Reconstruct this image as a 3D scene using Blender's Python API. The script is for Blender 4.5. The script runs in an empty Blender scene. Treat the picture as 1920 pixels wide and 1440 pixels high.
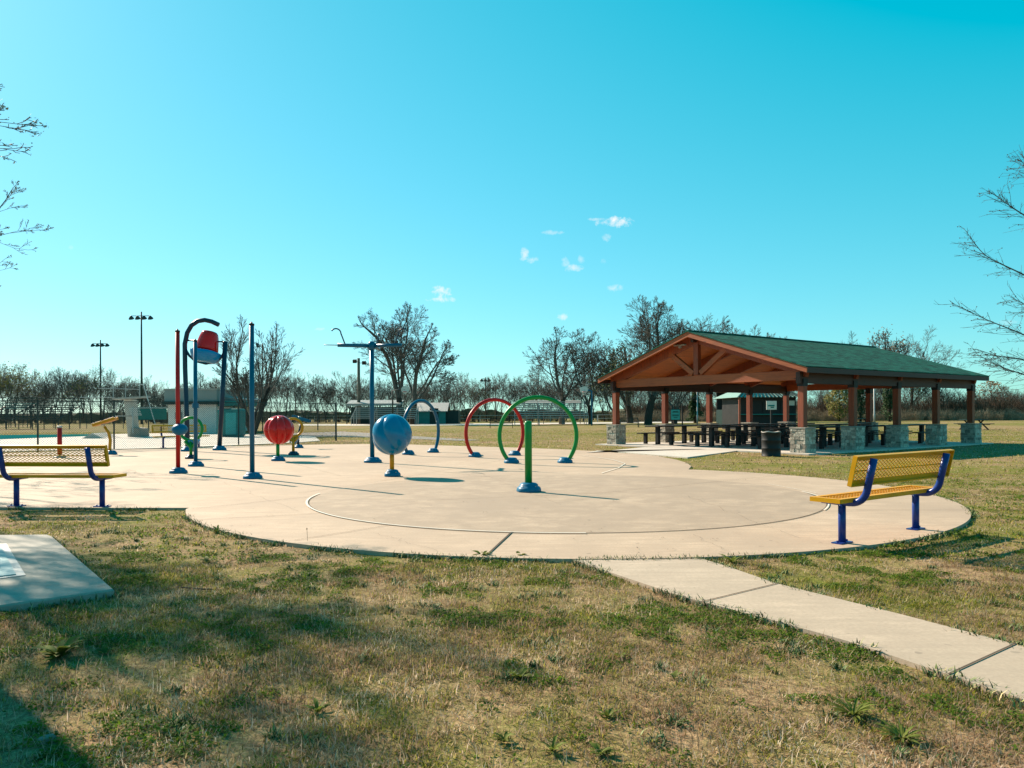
import bpy, math, random
import numpy as np
from mathutils import Vector, Matrix, noise as mnoise
random.seed(7); np.random.seed(7)
R = math.radians
C = bpy.context.scene.collection
PI = math.pi
# ------------------------------------------------------------------ camera model (eye height, focal length, horizon)
EYE, F, HOR, ROLL = 1.35, 1423.0, 774.0, .0043
def G(px, py, z=0.0):
    x, y = px-960, py-HOR
    c, s = math.cos(ROLL), math.sin(ROLL)
    x2, y2 = c*x-s*y, s*x+c*y
    k = y2/(EYE-z)
    return Vector((x2/k, F/k, z))
def P(px, py, Y):
    x, y = px-960, py-HOR
    c, s = math.cos(ROLL), math.sin(ROLL)
    x2, y2 = c*x-s*y, s*x+c*y
    return Vector((x2*Y/F, Y, EYE-y2*Y/F))
SUN_AZ = Vector((-.735, .678, 0)); SUN_EL = R(33.5)
# ------------------------------------------------------------------ materials
def newmat(name):
    m = bpy.data.materials.new(name); m.use_nodes = True
    nt = m.node_tree; nt.nodes.clear()
    out = nt.nodes.new('ShaderNodeOutputMaterial'); b = nt.nodes.new('ShaderNodeBsdfPrincipled')
    nt.links.new(b.outputs[0], out.inputs[0])
    return m, nt, b
def N(nt, t, **kw):
    n = nt.nodes.new(t)
    for k, v in kw.items():
        if k in n.inputs.keys() if hasattr(n.inputs, 'keys') else False: n.inputs[k].default_value = v
        else: setattr(n, k, v)
    return n
def L(nt, a, b): nt.links.new(a, b)
def mathn(nt, op, a, b=None, clamp=False):
    n = nt.nodes.new('ShaderNodeMath'); n.operation = op; n.use_clamp = clamp
    for i, v in enumerate((a, b)):
        if v is None: continue
        if isinstance(v, (int, float)): n.inputs[i].default_value = v
        else: nt.links.new(v, n.inputs[i])
    return n.outputs[0]
def mixc(nt, fac, a, b, mode='MIX'):
    n = nt.nodes.new('ShaderNodeMix'); n.data_type = 'RGBA'; n.blend_type = mode
    for i, v in ((0, fac), (6, a), (7, b)):
        if isinstance(v, (int, float)): n.inputs[i].default_value = v
        elif isinstance(v, (tuple, list)): n.inputs[i].default_value = (*v[:3], 1)
        else: nt.links.new(v, n.inputs[i])
    return n.outputs[2]
def dim(nt, c): return mixc(nt, 1.0, c, (.80, .78, .76), 'MULTIPLY')
def ramp(nt, fac, stops):
    n = nt.nodes.new('ShaderNodeValToRGB'); cr = n.color_ramp
    while len(cr.elements) < len(stops): cr.elements.new(.5)
    for e, (p, c) in zip(cr.elements, stops):
        e.position = p; e.color = (*c, 1) if len(c) == 3 else c
    nt.links.new(fac, n.inputs[0]); return n.outputs[0]
def noise(nt, vec, scale, detail=4, rough=.55, dist=0.0):
    n = nt.nodes.new('ShaderNodeTexNoise'); n.inputs['Scale'].default_value = scale
    n.inputs['Detail'].default_value = detail; n.inputs['Roughness'].default_value = rough
    n.inputs['Distortion'].default_value = dist
    if vec is not None: nt.links.new(vec, n.inputs['Vector'])
    return n.outputs[0]
def coord(nt, kind='Object'):
    if kind == 'World': return nt.nodes.new('ShaderNodeNewGeometry').outputs['Position']
    return nt.nodes.new('ShaderNodeTexCoord').outputs[kind]
def scalev(nt, vec, s):
    n = nt.nodes.new('ShaderNodeMapping'); n.inputs['Scale'].default_value = s
    nt.links.new(vec, n.inputs['Vector']); return n.outputs[0]
def bump(nt, b, h, strength=.3, dist=.01):
    n = nt.nodes.new('ShaderNodeBump'); n.inputs['Strength'].default_value = strength
    n.inputs['Distance'].default_value = dist; nt.links.new(h, n.inputs['Height'])
    nt.links.new(n.outputs[0], b.inputs['Normal'])
def paint(name, col, rough=.35, metal=0.0, var=.18, scale=3.0, fade=.03, coat=0.0):
    """painted / plastic / metal surface with weathering: faded patches and a little grime"""
    m, nt, b = newmat(name)
    co = coord(nt); n1 = noise(nt, co, scale, 5); n2 = noise(nt, co, scale*9, 3)
    lo = [c*(1-var) for c in col]; g = sum(col)/3
    hi = [min(1, c*(1-fade)+(g*.6+.3)*fade) for c in col]
    c = ramp(nt, n1, [(.3, lo), (.5, col), (.72, hi)])
    c = mixc(nt, mathn(nt, 'MULTIPLY', n2, .25), c, [x*.75 for x in col])
    L(nt, dim(nt, c), b.inputs['Base Color'])
    L(nt, mathn(nt, 'ADD', mathn(nt, 'MULTIPLY', n1, .25), rough-.1), b.inputs['Roughness'])
    b.inputs['Metallic'].default_value = metal
    b.inputs['Coat Weight'].default_value = coat*.35; b.inputs['Specular IOR Level'].default_value = .22
    bump(nt, b, n2, .08, .004)
    return m
def wood(name, col, axis='y', scale=1.0, plank=0.0):
    m, nt, b = newmat(name); co = coord(nt)
    s = {'x': (.6, 9, 9), 'y': (9, .6, 9), 'z': (9, 9, .6)}[axis]
    v = scalev(nt, co, tuple(k*scale for k in s))
    n1 = noise(nt, v, 1.6, 6, .65, .6); n2 = noise(nt, co, .8, 3)
    kn = noise(nt, scalev(nt, co, {'x': (2, 5, 5), 'y': (5, 2, 5), 'z': (5, 5, 2)}[axis]), 1.3, 2)
    c = ramp(nt, n1, [(.25, [x*.5 for x in col]), (.5, col), (.75, [min(1, x*1.35) for x in col])])
    c = mixc(nt, ramp(nt, n2, [(.35, (0, 0, 0)), (.7, (.5, .5, .5))]), c, [x*.62 for x in col])
    c = mixc(nt, ramp(nt, kn, [(.68, (0, 0, 0)), (.74, (.8, .8, .8))]), c, [x*.25 for x in col])
    h = n1
    if plank:
        w = nt.nodes.new('ShaderNodeTexWave'); w.wave_profile = 'SAW'; w.bands_direction = 'X'
        w.inputs['Scale'].default_value = plank; L(nt, co, w.inputs['Vector'])
        gap = ramp(nt, w.outputs[1], [(0, (1, 1, 1)), (.07, (0, 0, 0)), (1, (0, 0, 0))])
        c = mixc(nt, mathn(nt, 'MULTIPLY', gap, .85), c, [x*.12 for x in col])
    L(nt, dim(nt, c), b.inputs['Base Color']); b.inputs['Roughness'].default_value = .62
    bump(nt, b, h, .25, .01); return m
def concrete(name, base, dark, light, scale=1.0, stain=.5):
    m, nt, b = newmat(name); co = coord(nt, 'World')
    big = noise(nt, co, .35*scale, 5, .6, .4); mid = noise(nt, co, 1.7*scale, 6, .65, .3)
    fine = noise(nt, co, 42, 4, .75); strk = noise(nt, scalev(nt, co, (.8, 9, 1)), 1.3, 5, .65, .3); br = noise(nt, scalev(nt, co, (2, 60, 1)), 2, 3)
    c = ramp(nt, big, [(.3, dark), (.5, base), (.7, light)])
    c = mixc(nt, ramp(nt, mid, [(.42, (stain, stain, stain)), (.60, (0, 0, 0))]), c, [x*.70 for x in base])
    blot = noise(nt, co, 4.5, 3, .5, .8); c = mixc(nt, ramp(nt, blot, [(.60, (0, 0, 0)), (.68, (.35, .35, .35))]), c, [x*.66 for x in base])
    c = mixc(nt, ramp(nt, strk, [(.40, (.75, .75, .75)), (.60, (0, 0, 0))]), c, [x*.76 for x in base])
    c = mixc(nt, ramp(nt, fine, [(.35, (.55, .55, .55)), (.6, (0, 0, 0))]), c, [x*.62 for x in base])
    sp = noise(nt, co, 9, 2, .5)
    c = mixc(nt, ramp(nt, sp, [(.70, (0, 0, 0)), (.74, (.6, .6, .6))]), c, [x*.5 for x in dark])
    L(nt, dim(nt, c), b.inputs['Base Color']); b.inputs['Roughness'].default_value = .82
    h = mathn(nt, 'ADD', mathn(nt, 'MULTIPLY', fine, .5), br); bump(nt, b, h, .16, .006)
    return m
def grass_patch(nt):
    """shared lawn pattern in world space: 0 straw .. 1 green"""
    co = coord(nt, 'World')
    a = noise(nt, co, .55, 4, .6, .3); bb = noise(nt, co, 2.3, 4, .6); c = noise(nt, co, .06, 3)
    v = mathn(nt, 'ADD', mathn(nt, 'MULTIPLY', a, .50), mathn(nt, 'MULTIPLY', bb, .42))
    return mathn(nt, 'ADD', v, mathn(nt, 'SUBTRACT', mathn(nt, 'MULTIPLY', c, .46), .05))
STRAW = (.46, .33, .16); GREEN = (.085, .12, .022)
def m_ground():
    m, nt, b = newmat('lawn_soil'); co = coord(nt, 'World')
    p = grass_patch(nt)
    fine = noise(nt, co, 26, 5, .75, .6); fine2 = noise(nt, scalev(nt, co, (1, .5, 1)), 95, 3, .7)
    straw = ramp(nt, fine, [(.25, (.09, .055, .035)), (.42, (.26, .165, .095)), (.6, (.50, .34, .19)), (.8, (.72, .54, .33))])
    green = ramp(nt, fine, [(.25, (.035, .045, .008)), (.5, (.15, .17, .022)), (.75, (.36, .36, .06))])
    f = mathn(nt, 'ADD', p, mathn(nt, 'MULTIPLY', mathn(nt, 'SUBTRACT', fine2, .5), .35))
    fac = ramp(nt, f, [(.52, (0, 0, 0)), (.74, (1, 1, 1))])
    c = mixc(nt, fac, straw, green)
    c = mixc(nt, mathn(nt, 'MULTIPLY', fine2, .3), c, mixc(nt, .5, c, (.05, .04, .02)))
    L(nt, dim(nt, c), b.inputs['Base Color']); b.inputs['Roughness'].default_value = 1
    b.inputs['Specular IOR Level'].default_value = .1
    bump(nt, b, mathn(nt, 'ADD', fine, fine2), .5, .02); return m
def m_blade():
    m, nt, b = newmat('grass_blade')
    at = nt.nodes.new('ShaderNodeAttribute'); at.attribute_name = 'rnd'; r = at.outputs['Fac']
    p = grass_patch(nt)
    f = mathn(nt, 'ADD', p, mathn(nt, 'MULTIPLY', mathn(nt, 'SUBTRACT', r, .5), .34))
    fac = ramp(nt, f, [(.56, (0, 0, 0)), (.70, (1, 1, 1))])
    r2 = mathn(nt, 'FRACT', mathn(nt, 'MULTIPLY', r, 17.3))
    st = ramp(nt, r2, [(0, (.17, .10, .05)), (.25, (.54, .37, .23)), (.65, (.82, .62, .43)), (1, (1.0, .89, .76))])
    gr = ramp(nt, r2, [(0, (.07, .10, .010)), (.4, (.22, .25, .025)), (.8, (.42, .40, .05)), (1, (.60, .50, .12))])
    cow = coord(nt, 'World'); bn = noise(nt, cow, 1.1, 5, .65, .5)
    st = mixc(nt, ramp(nt, bn, [(.46, (.9, .9, .9)), (.62, (0, 0, 0))]), st, mixc(nt, .7, st, (.26, .15, .085)))
    c = mixc(nt, fac, st, gr)
    L(nt, dim(nt, c), b.inputs['Base Color']); b.inputs['Roughness'].default_value = .8
    b.inputs['Specular IOR Level'].default_value = .05
    # thin blades let some light through
    out = [n for n in nt.nodes if n.type == 'OUTPUT_MATERIAL'][0]
    tr = nt.nodes.new('ShaderNodeBsdfTranslucent'); L(nt, dim(nt, c), tr.inputs[0])
    mx = nt.nodes.new('ShaderNodeMixShader'); mx.inputs[0].default_value = .5
    L(nt, b.outputs[0], mx.inputs[1]); L(nt, tr.outputs[0], mx.inputs[2]); L(nt, mx.outputs[0], out.inputs[0])
    return m
def m_leaf(name, col, var=.5, trans=.3):
    m, nt, b = newmat(name); co = coord(nt, 'World')
    n = noise(nt, co, 14, 3)
    c = ramp(nt, n, [(.3, [x*(1-var) for x in col]), (.5, col), (.7, [min(1, x*(1+var)) for x in col])])
    L(nt, dim(nt, c), b.inputs['Base Color']); b.inputs['Roughness'].default_value = .7; b.inputs['Specular IOR Level'].default_value = .2
    out = [x for x in nt.nodes if x.type == 'OUTPUT_MATERIAL'][0]
    tr = nt.nodes.new('ShaderNodeBsdfTranslucent'); L(nt, dim(nt, c), tr.inputs[0])
    mx = nt.nodes.new('ShaderNodeMixShader'); mx.inputs[0].default_value = trans
    L(nt, b.outputs[0], mx.inputs[1]); L(nt, tr.outputs[0], mx.inputs[2]); L(nt, mx.outputs[0], out.inputs[0])
    return m
def m_bark(name, col):
    m, nt, b = newmat(name); co = coord(nt)
    n = noise(nt, scalev(nt, co, (6, 6, 1)), 2.5, 5, .7)
    c = ramp(nt, n, [(.3, [x*.5 for x in col]), (.55, col), (.8, [min(1, x*1.7) for x in col])])
    L(nt, dim(nt, c), b.inputs['Base Color']); b.inputs['Roughness'].default_value = .95
    b.inputs['Specular IOR Level'].default_value = .2
    bump(nt, b, n, .6, .04); return m
def m_stone():
    m, nt, b = newmat('ledge_stone'); co = coord(nt)
    isl = nt.nodes.new('ShaderNodeNewGeometry').outputs['Random Per Island']
    n = noise(nt, co, 14, 5, .7)
    c = ramp(nt, isl, [(0, (.30, .26, .22)), (.3, (.50, .45, .38)), (.6, (.72, .66, .56)), (.85, (.85, .79, .68)), (1, (.55, .44, .33))])
    c = mixc(nt, ramp(nt, n, [(.35, (.7, .7, .7)), (.6, (0, 0, 0))]), c, (.20, .18, .155))
    L(nt, dim(nt, c), b.inputs['Base Color']); b.inputs['Roughness'].default_value = .92; b.inputs['Specular IOR Level'].default_value = .2
    bump(nt, b, n, .9, .03); return m
def m_shingle():
    m, nt, b = newmat('green_shingle'); co = coord(nt)
    sx = nt.nodes.new('ShaderNodeSeparateXYZ'); L(nt, co, sx.inputs[0])
    cb = nt.nodes.new('ShaderNodeCombineXYZ'); L(nt, sx.outputs[1], cb.inputs[0]); L(nt, sx.outputs[0], cb.inputs[1])
    br = nt.nodes.new('ShaderNodeTexBrick'); L(nt, cb.outputs[0], br.inputs['Vector'])
    br.inputs['Scale'].default_value = 1; br.inputs['Brick Width'].default_value = .28; br.inputs['Row Height'].default_value = .15
    br.inputs['Mortar Size'].default_value = .008; br.inputs['Mortar Smooth'].default_value = .3
    br.inputs['Color1'].default_value = (.001, .040, .030, 1); br.inputs['Color2'].default_value = (.012, .165, .115, 1)
    br.inputs['Mortar'].default_value = (.004, .035, .026, 1)
    n = noise(nt, co, 40, 3, .8); n2 = noise(nt, co, .8, 3)
    c = mixc(nt, mathn(nt, 'MULTIPLY', n, .4), br.outputs[0], (.006, .07, .055))
    c = mixc(nt, ramp(nt, n2, [(.4, (.0, .0, .0)), (.7, (.35, .35, .35))]), c, (.012, .15, .11))
    L(nt, dim(nt, c), b.inputs['Base Color']); b.inputs['Roughness'].default_value = .95; b.inputs['Specular IOR Level'].default_value = .15
    bump(nt, b, mathn(nt, 'SUBTRACT', n, br.outputs['Fac']), .5, .02); return m
def m_corr(name, col, freq=6, axis='X'):
    m, nt, b = newmat(name); co = coord(nt)
    w = nt.nodes.new('ShaderNodeTexWave'); w.bands_direction = axis; w.inputs['Scale'].default_value = freq
    L(nt, co, w.inputs['Vector']); n = noise(nt, co, 1.5, 4)
    c = ramp(nt, w.outputs[1], [(0, [x*.45 for x in col]), (.35, col), (1, [min(1, x*1.1) for x in col])])
    c = mixc(nt, mathn(nt, 'MULTIPLY', n, .35), c, [x*.7 for x in col])
    L(nt, dim(nt, c), b.inputs['Base Color']); b.inputs['Roughness'].default_value = .5; bump(nt, b, w.outputs[1], .5, .03); return m
M = dict(
 concrete=concrete('warm_concrete', (.60, .44, .315), (.43, .315, .23), (.71, .535, .39)),
 concrete_in=concrete('worn_concrete', (.52, .385, .275), (.36, .27, .20), (.63, .475, .345), 1.4, .9),
 concrete_path=concrete('pale_concrete', (.60, .47, .355), (.50, .40, .30), (.70, .56, .43), 1.2, .5),
 concrete_white=concrete('bright_concrete', (.74, .68, .60), (.62, .56, .50), (.82, .77, .70)),
 concrete_grey=concrete('grey_concrete', (.40, .38, .33), (.31, .30, .27), (.46, .43, .38)),
 asphalt=concrete('grey_asphalt', (.26, .235, .22), (.20, .18, .17), (.33, .30, .27)),
 joint=paint('dark_joint', (.10, .075, .055), .9), whiteline=paint('white_grout', (.80, .76, .68), .9),
 ground=m_ground(), blade=m_blade(),
 clover=m_leaf('clover_leaf', (.115, .19, .015), .6, .5), weed=m_leaf('weed_leaf', (.17, .21, .035), .5, .4), bud=m_leaf('bud_leaf', (.16, .17, .05)),
 yleaf=m_leaf('yellow_leaf', (.24, .22, .06)), evergreen=m_leaf('evergreen_leaf', (.055, .10, .04)), tanleaf=m_leaf('tan_leaf', (.28, .19, .10)),
 yellow=paint('yellow_coating', (.80, .38, .004), .38, coat=.2), blue=paint('blue_enamel', (.010, .045, .27), .3, coat=.3),
 skyblue=paint('sky_blue_paint', (.0, .115, .225), .3, coat=.3), cyan=paint('bright_cyan_plastic', (.0, .26, .58), .22, coat=.5),
 navy=paint('dark_blue_paint', (.006, .035, .075), .3, coat=.3), domeblue=paint('dome_blue_plastic', (.0, .15, .30), .42),
 red=paint('red_paint', (.58, .010, .006), .35, coat=.3), redgloss=paint('glossy_red_plastic', (.72, .006, .004), .16, coat=.8, fade=.03),
 blueball=paint('glossy_blue_plastic', (.0, .20, .40), .18, coat=.8, fade=.05),
 green=paint('green_paint', (.0, .27, .045), .3, coat=.3), orange=paint('orange_yellow_paint', (.72, .30, .006), .35, coat=.3),
 black=paint('black_metal', (.018, .02, .022), .5), darkwood=paint('dark_stained_board', (.022, .018, .017), .55),
 steel=paint('galvanised_steel', (.42, .44, .44), .45, .4), fencewhite=paint('white_pipe', (.52, .55, .54), .5),
 fencedark=paint('dark_fence_metal', (.035, .06, .06), .5), white=paint('white_paint', (.76, .76, .73), .5),
 alum=paint('weathered_aluminium', (.40, .38, .35), .5, .2), teal=paint('teal_paint', (.015, .22, .21), .5),
 dkgreen=paint('dark_green_paint', (.007, .036, .034), .5), greywood=paint('grey_wood_pole', (.20, .17, .14), .9, var=.4),
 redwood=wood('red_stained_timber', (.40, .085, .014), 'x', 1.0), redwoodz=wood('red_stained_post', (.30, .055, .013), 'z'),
 redwood_shade=wood('shade_dark_beam', (.055, .017, .011), 'y'), plankwood=wood('orange_bounce_ceiling', (.60, .15, .018), 'y', 1.0, 3.2),  # beam darkened as if in shade, ceiling orange brightened as if by bounced light
 stone=m_stone(), shingle=m_shingle(), bark=m_bark('grey_bark', (.055, .048, .040)), twig=m_bark('bare_twigs', (.12, .12, .11)),
 twigred=m_bark('red_brown_twigs', (.17, .105, .07)), twigtan=m_bark('tan_dry_stems', (.36, .28, .19)), twigdark=m_bark('hazed_brush', (.11, .115, .07)),  # brush tone lightened to paint haze on the distant woodland bank
 corr=m_corr('grey_corrugated', (.30, .34, .33)), greenroof=m_corr('green_metal_roof', (.24, .44, .38), 3.0), blockw=paint('white_block', (.84, .82, .78), .85, var=.12),
 water=paint('pool_teal_liner', (.008, .17, .18), .6), hatch=paint('pale_hatch_plate', (.26, .42, .44), .4, .2), signface=paint('teal_sign_face', (.05, .42, .42), .4),
 rock=paint('grey_rock', (.25, .23, .20), .9),
)
M['water'].node_tree.nodes['Principled BSDF'].inputs['Specular IOR Level'].default_value = 0
# ------------------------------------------------------------------ mesh builder
class MB:
    def __init__(s): s.v = []; s.f = []
    def add(s, vs, fs):
        o = len(s.v); s.v.extend([tuple(x) for x in vs]); s.f.extend([tuple(i+o for i in f) for f in fs]); return s
    def box(s, c, d, rot=None):
        x, y, z = d[0]/2, d[1]/2, d[2]/2
        vs = [Vector((a, b, e)) for a in (-x, x) for b in (-y, y) for e in (-z, z)]
        if rot is not None: vs = [rot @ v for v in vs]
        vs = [v+Vector(c) for v in vs]
        return s.add(vs, [(0, 1, 3, 2), (4, 6, 7, 5), (0, 4, 5, 1), (2, 3, 7, 6), (0, 2, 6, 4), (1, 5, 7, 3)])
    def beam(s, a, b, w, h, up=(0, 0, 1)):
        a, b = Vector(a), Vector(b); d = (b-a); ln = d.length; d.normalize()
        sd = d.cross(Vector(up))
        if sd.length < 1e-4: sd = d.cross(Vector((1, 0, 0)))
        sd.normalize(); u = sd.cross(d)
        vs = [p+sd*i*w/2+u*j*h/2 for p in (a, b) for i, j in ((-1, -1), (1, -1), (1, 1), (-1, 1))]
        return s.add(vs, [(3, 2, 1, 0), (4, 5, 6, 7), (0, 1, 5, 4), (1, 2, 6, 5), (2, 3, 7, 6), (3, 0, 4, 7)])
    def tube(s, pts, r, n=10, cap=True, closed=False):
        pts = [Vector(p) for p in pts]; m = len(pts)
        rs = r if isinstance(r, (list, tuple)) else [r]*m
        vs = []; prev = None
        for i, p in enumerate(pts):
            if closed: t = pts[(i+1) % m]-pts[i-1]
            else: t = pts[min(i+1, m-1)]-pts[max(i-1, 0)]
            t.normalize()
            if prev is None:
                a = Vector((0, 0, 1)) if abs(t.z) < .9 else Vector((1, 0, 0))
                u = t.cross(a).normalized()
            else:
                u = prev-t*prev.dot(t)
                u = u.normalized() if u.length > 1e-6 else t.orthogonal().normalized()
            prev = u; w = t.cross(u)
            for k in range(n):
                an = 2*PI*k/n; vs.append(p+(u*math.cos(an)+w*math.sin(an))*rs[i])
        fs = []
        for i in range(m if closed else m-1):
            for k in range(n):
                a, b = i*n+k, i*n+(k+1) % n; c, d = ((i+1) % m)*n+(k+1) % n, ((i+1) % m)*n+k
                fs.append((a, b, c, d))
        if cap and not closed:
            fs.append(tuple(range(n))[::-1]); fs.append(tuple((m-1)*n+k for k in range(n)))
        return s.add(vs, fs)
    def lathe(s, prof, n=24, c=(0, 0, 0), rf=None):
        vs = []; fs = []; c = Vector(c)
        for j, (r, z) in enumerate(prof):
            for k in range(n):
                a = 2*PI*k/n; q = r*(rf(a, j/(len(prof)-1)) if rf else 1)
                vs.append(c+Vector((q*math.cos(a), q*math.sin(a), z)))
        for j in range(len(prof)-1):
            for k in range(n):
                a, b = j*n+k, j*n+(k+1) % n; fs.append((a, b, b+n, a+n))
        fs.append(tuple(range(n))[::-1]); fs.append(tuple((len(prof)-1)*n+k for k in range(n)))
        return s.add(vs, fs)
    def prism(s, poly, a, b, fn):
        """extrude 2-D polygon between a and b; fn(p, t) gives the 3-D point"""
        n = len(poly); vs = [fn(p, a) for p in poly]+[fn(p, b) for p in poly]
        fs = [tuple(range(n))[::-1], tuple(range(n, 2*n))]+[(i, (i+1) % n, (i+1) % n+n, i+n) for i in range(n)]
        return s.add(vs, fs)
    def build(s, name, mat, parent=None, smooth=False, bevel=0, loc=None):
        me = bpy.data.meshes.new(name); me.from_pydata(s.v, [], s.f); me.materials.append(mat)
        if smooth: me.polygons.foreach_set('use_smooth', [True]*len(me.polygons))
        me.update(); o = bpy.data.objects.new(name, me); C.objects.link(o)
        if parent is not None: o.parent = parent
        if loc is not None: o.location = loc
        if bevel:
            md = o.modifiers.new('bevel', 'BEVEL'); md.width = bevel; md.segments = 2; md.limit_method = 'ANGLE'
        if smooth == 'auto':
            pass
        return o
def fix_normals(o):
    import bmesh
    bm = bmesh.new(); bm.from_mesh(o.data); bmesh.ops.recalc_face_normals(bm, faces=bm.faces); bm.to_mesh(o.data); bm.free()
def tag(o, label=None, cat=None, group=None, kind=None):
    for k, v in (('label', label), ('category', cat), ('group', group), ('kind', kind)):
        if v: o[k] = v
    return o
def thing(name, label, cat, loc=(0, 0, 0), rz=0, group=None):
    o = bpy.data.objects.new(name, None); C.objects.link(o); o.location = loc; o.rotation_euler = (0, 0, rz)
    o.empty_display_size = .2
    return tag(o, label, cat, group)
def dup(root, loc, rz, label=None, group=None, sc=1.0):
    r = root.copy(); C.objects.link(r); r.location = loc; r.rotation_euler = (0, 0, rz); r.scale = (sc,)*3
    if label: r['label'] = label
    if group: r['group'] = group
    for ch in list(root.children):
        c = ch.copy(); C.objects.link(c); c.parent = r
        for g in ch.children:
            d = g.copy(); C.objects.link(d); d.parent = c
    return r
def part(parent, name, mb, mat, smooth=False, bevel=0, fix=False, label=None):
    o = mb.build(name, mat, parent, smooth, bevel)
    if fix: fix_normals(o)
    if label: o['label'] = label
    return o
def sheet(name, pts, z, mat, thick=.12, structure=True, bevel=.01):
    """slab from ground outline points (Vector xy), top at z"""
    mb = MB(); n = len(pts)
    vs = [(p[0], p[1], z) for p in pts]+[(p[0], p[1], z-thick) for p in pts]
    mb.add(vs, [tuple(range(n)), tuple(range(2*n-1, n-1, -1))]+[(i, i+n, (i+1) % n+n, (i+1) % n) for i in range(n)])
    o = mb.build(name, mat, None, False); fix_normals(o)
    if structure: o['kind'] = 'structure'
    return o
def strip(mb, pts, w, z):
    pts = [Vector((p[0], p[1])) for p in pts]
    for i in range(len(pts)-1):
        d = (pts[i+1]-pts[i]); 
        if d.length < 1e-6: continue
        d.normalize(); nrm = Vector((-d.y, d.x))*w/2
        a, b = pts[i], pts[i+1]
        mb.add([(*(a+nrm), z), (*(a-nrm), z), (*(b-nrm), z), (*(b+nrm), z)], [(0, 1, 2, 3)])
def inpoly(X, Y, poly):
    r = np.zeros(len(X), bool); n = len(poly); j = n-1
    for i in range(n):
        xi, yi = poly[i][0], poly[i][1]; xj, yj = poly[j][0], poly[j][1]
        if yi != yj:
            c = ((yi > Y) != (yj > Y)) & (X < (xj-xi)*(Y-yi)/(yj-yi)+xi); r ^= c
        j = i
    return r
# ------------------------------------------------------------------ SETTING: ground, pad, paths
GZ = -.035
def gz(x, y): return GZ+.02*mnoise.noise(Vector((x*.35, y*.35, 0)))+.012*mnoise.noise(Vector((x*1.3, y*1.3, 3)))
def build_ground():
    xs = list(np.linspace(-14, 14, 113)); ys = list(np.linspace(-3, 26, 117))
    xs = [-900, -300, -120, -60, -30]+xs+[30, 60, 120, 300, 900]; ys = [-60, -20]+ys+[40, 70, 120, 300, 1500]
    mb = MB(); vs = []; nx = len(xs)
    for y in ys:
        for x in xs:
            inn = -14 <= x <= 14 and -3 <= y <= 26
            vs.append((x, y, gz(x, y) if inn else GZ))
    fs = [(j*nx+i, j*nx+i+1, (j+1)*nx+i+1, (j+1)*nx+i) for j in range(len(ys)-1) for i in range(nx-1)]
    mb.add(vs, fs); o = mb.build('ground', M['ground'], None, True); o['kind'] = 'structure'; return o
build_ground()
PC, PR = Vector((.886, 12.924)), 5.926
IC, IR = Vector((.817, 12.504)), 4.026
notch = G(1297, 879)
a0 = math.atan2(notch.y-PC.y, notch.x-PC.x); aL = G(360, 954)
a1 = math.atan2(aL.y-PC.y, aL.x-PC.x)
pad = []
A0 = a0; A1 = a1-2*PI if a1 > a0 else a1
nst = 90
if A1 > A0: A1 -= 2*PI
# clockwise from the notch round the near side to the left junction
for i in range(nst+1):
    a = A0+(A1-A0)*i/nst; pad.append(Vector((PC.x+PR*math.cos(a), PC.y+PR*math.sin(a))))
for q in ((355, 952), (200, 952), (0, 951), (-500, 948), (-500, 862), (0, 850), (215, 843), (330, 841), (430, 836.5), (560, 834.2), (600, 833.4), (680, 832.6), (750, 833), (860, 836), (990, 840), (1060, 842.5), (1120, 846), (1174, 850), (1235, 855.5), (1269, 862), (1288, 868), (1296, 874)):
    g = G(*q); pad.append(Vector((g.x, g.y)))
sheet('splash_pad', pad, 0, M['concrete'])
inner = [Vector((IC.x+IR*math.cos(2*PI*i/96), IC.y+IR*math.sin(2*PI*i/96))) for i in range(96)]
sheet('splash_pad_centre', inner, .004, M['concrete_in'], .02)
mb = MB()
def gl(*q): return [G(*p) for p in q]
for pts, w in ((gl((917, 1038), (960, 998)), .022), (gl((552, 1014), (740, 984)), .01), (gl((367, 976), (600, 963)), .01), (gl((359, 955), (590, 931)), .01),
               (gl((960, 860), (700, 905)), .006), (gl((700, 905), (560, 925)), .006), (gl((800, 939), (1130, 925), (1480, 890)), .008),
               (gl((1130, 887), (1300, 884), (1480, 892)), .008), (gl((640, 862), (1000, 905)), .006), (gl((1605, 957), (1810, 957)), .008),
               (gl((430, 838), (560, 872), (640, 893)), .006), (gl((850, 845), (1260, 860)), .01)):
    strip(mb, pts, w, .009)
rc = random.Random(4)
for q0, q1 in (((700, 1000), (820, 1034)), ((1290, 930), (1500, 1010)), ((420, 905), (560, 960)), ((880, 880), (1050, 946)), ((1300, 1003), (1370, 1042)), ((240, 880), (330, 915))):
    a_, b_ = G(*q0), G(*q1); d_ = b_-a_; pts_ = [a_+d_*t_+Vector((-d_.y, d_.x, 0)).normalized()*rc.gauss(0, .035)*(0 < t_ < 1) for t_ in np.linspace(0, 1, 16)]
    strip(mb, pts_, .0025, .0095)
strip(mb, [(IC.x+(IR+.006)*math.cos(a), IC.y+(IR+.006)*math.sin(a)) for a in np.linspace(-PI, 0, 60)], .012, .0085)
tag(mb.build('pad_joints', M['joint']), kind='structure')
mb = MB()
strip(mb, [(IC.x+(IR+.035)*math.cos(a), IC.y+(IR+.035)*math.sin(a)) for a in np.linspace(-PI*1.02, -PI*.50, 50)], .032, .013)
strip(mb, [(IC.x+(IR+.03)*math.cos(a), IC.y+(IR+.03)*math.sin(a)) for a in np.linspace(-PI*.18, PI*.02, 20)], .022, .013)
strip(mb, gl((1092, 855), (1120, 858), (1150, 863), (1172, 870), (1160, 878), (1128, 888)), .03, .013)
strip(mb, gl((1440, 908), (1530, 925)), .012, .013)
tag(mb.build('pad_grout_lines', M['whiteline']), kind='structure')
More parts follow.
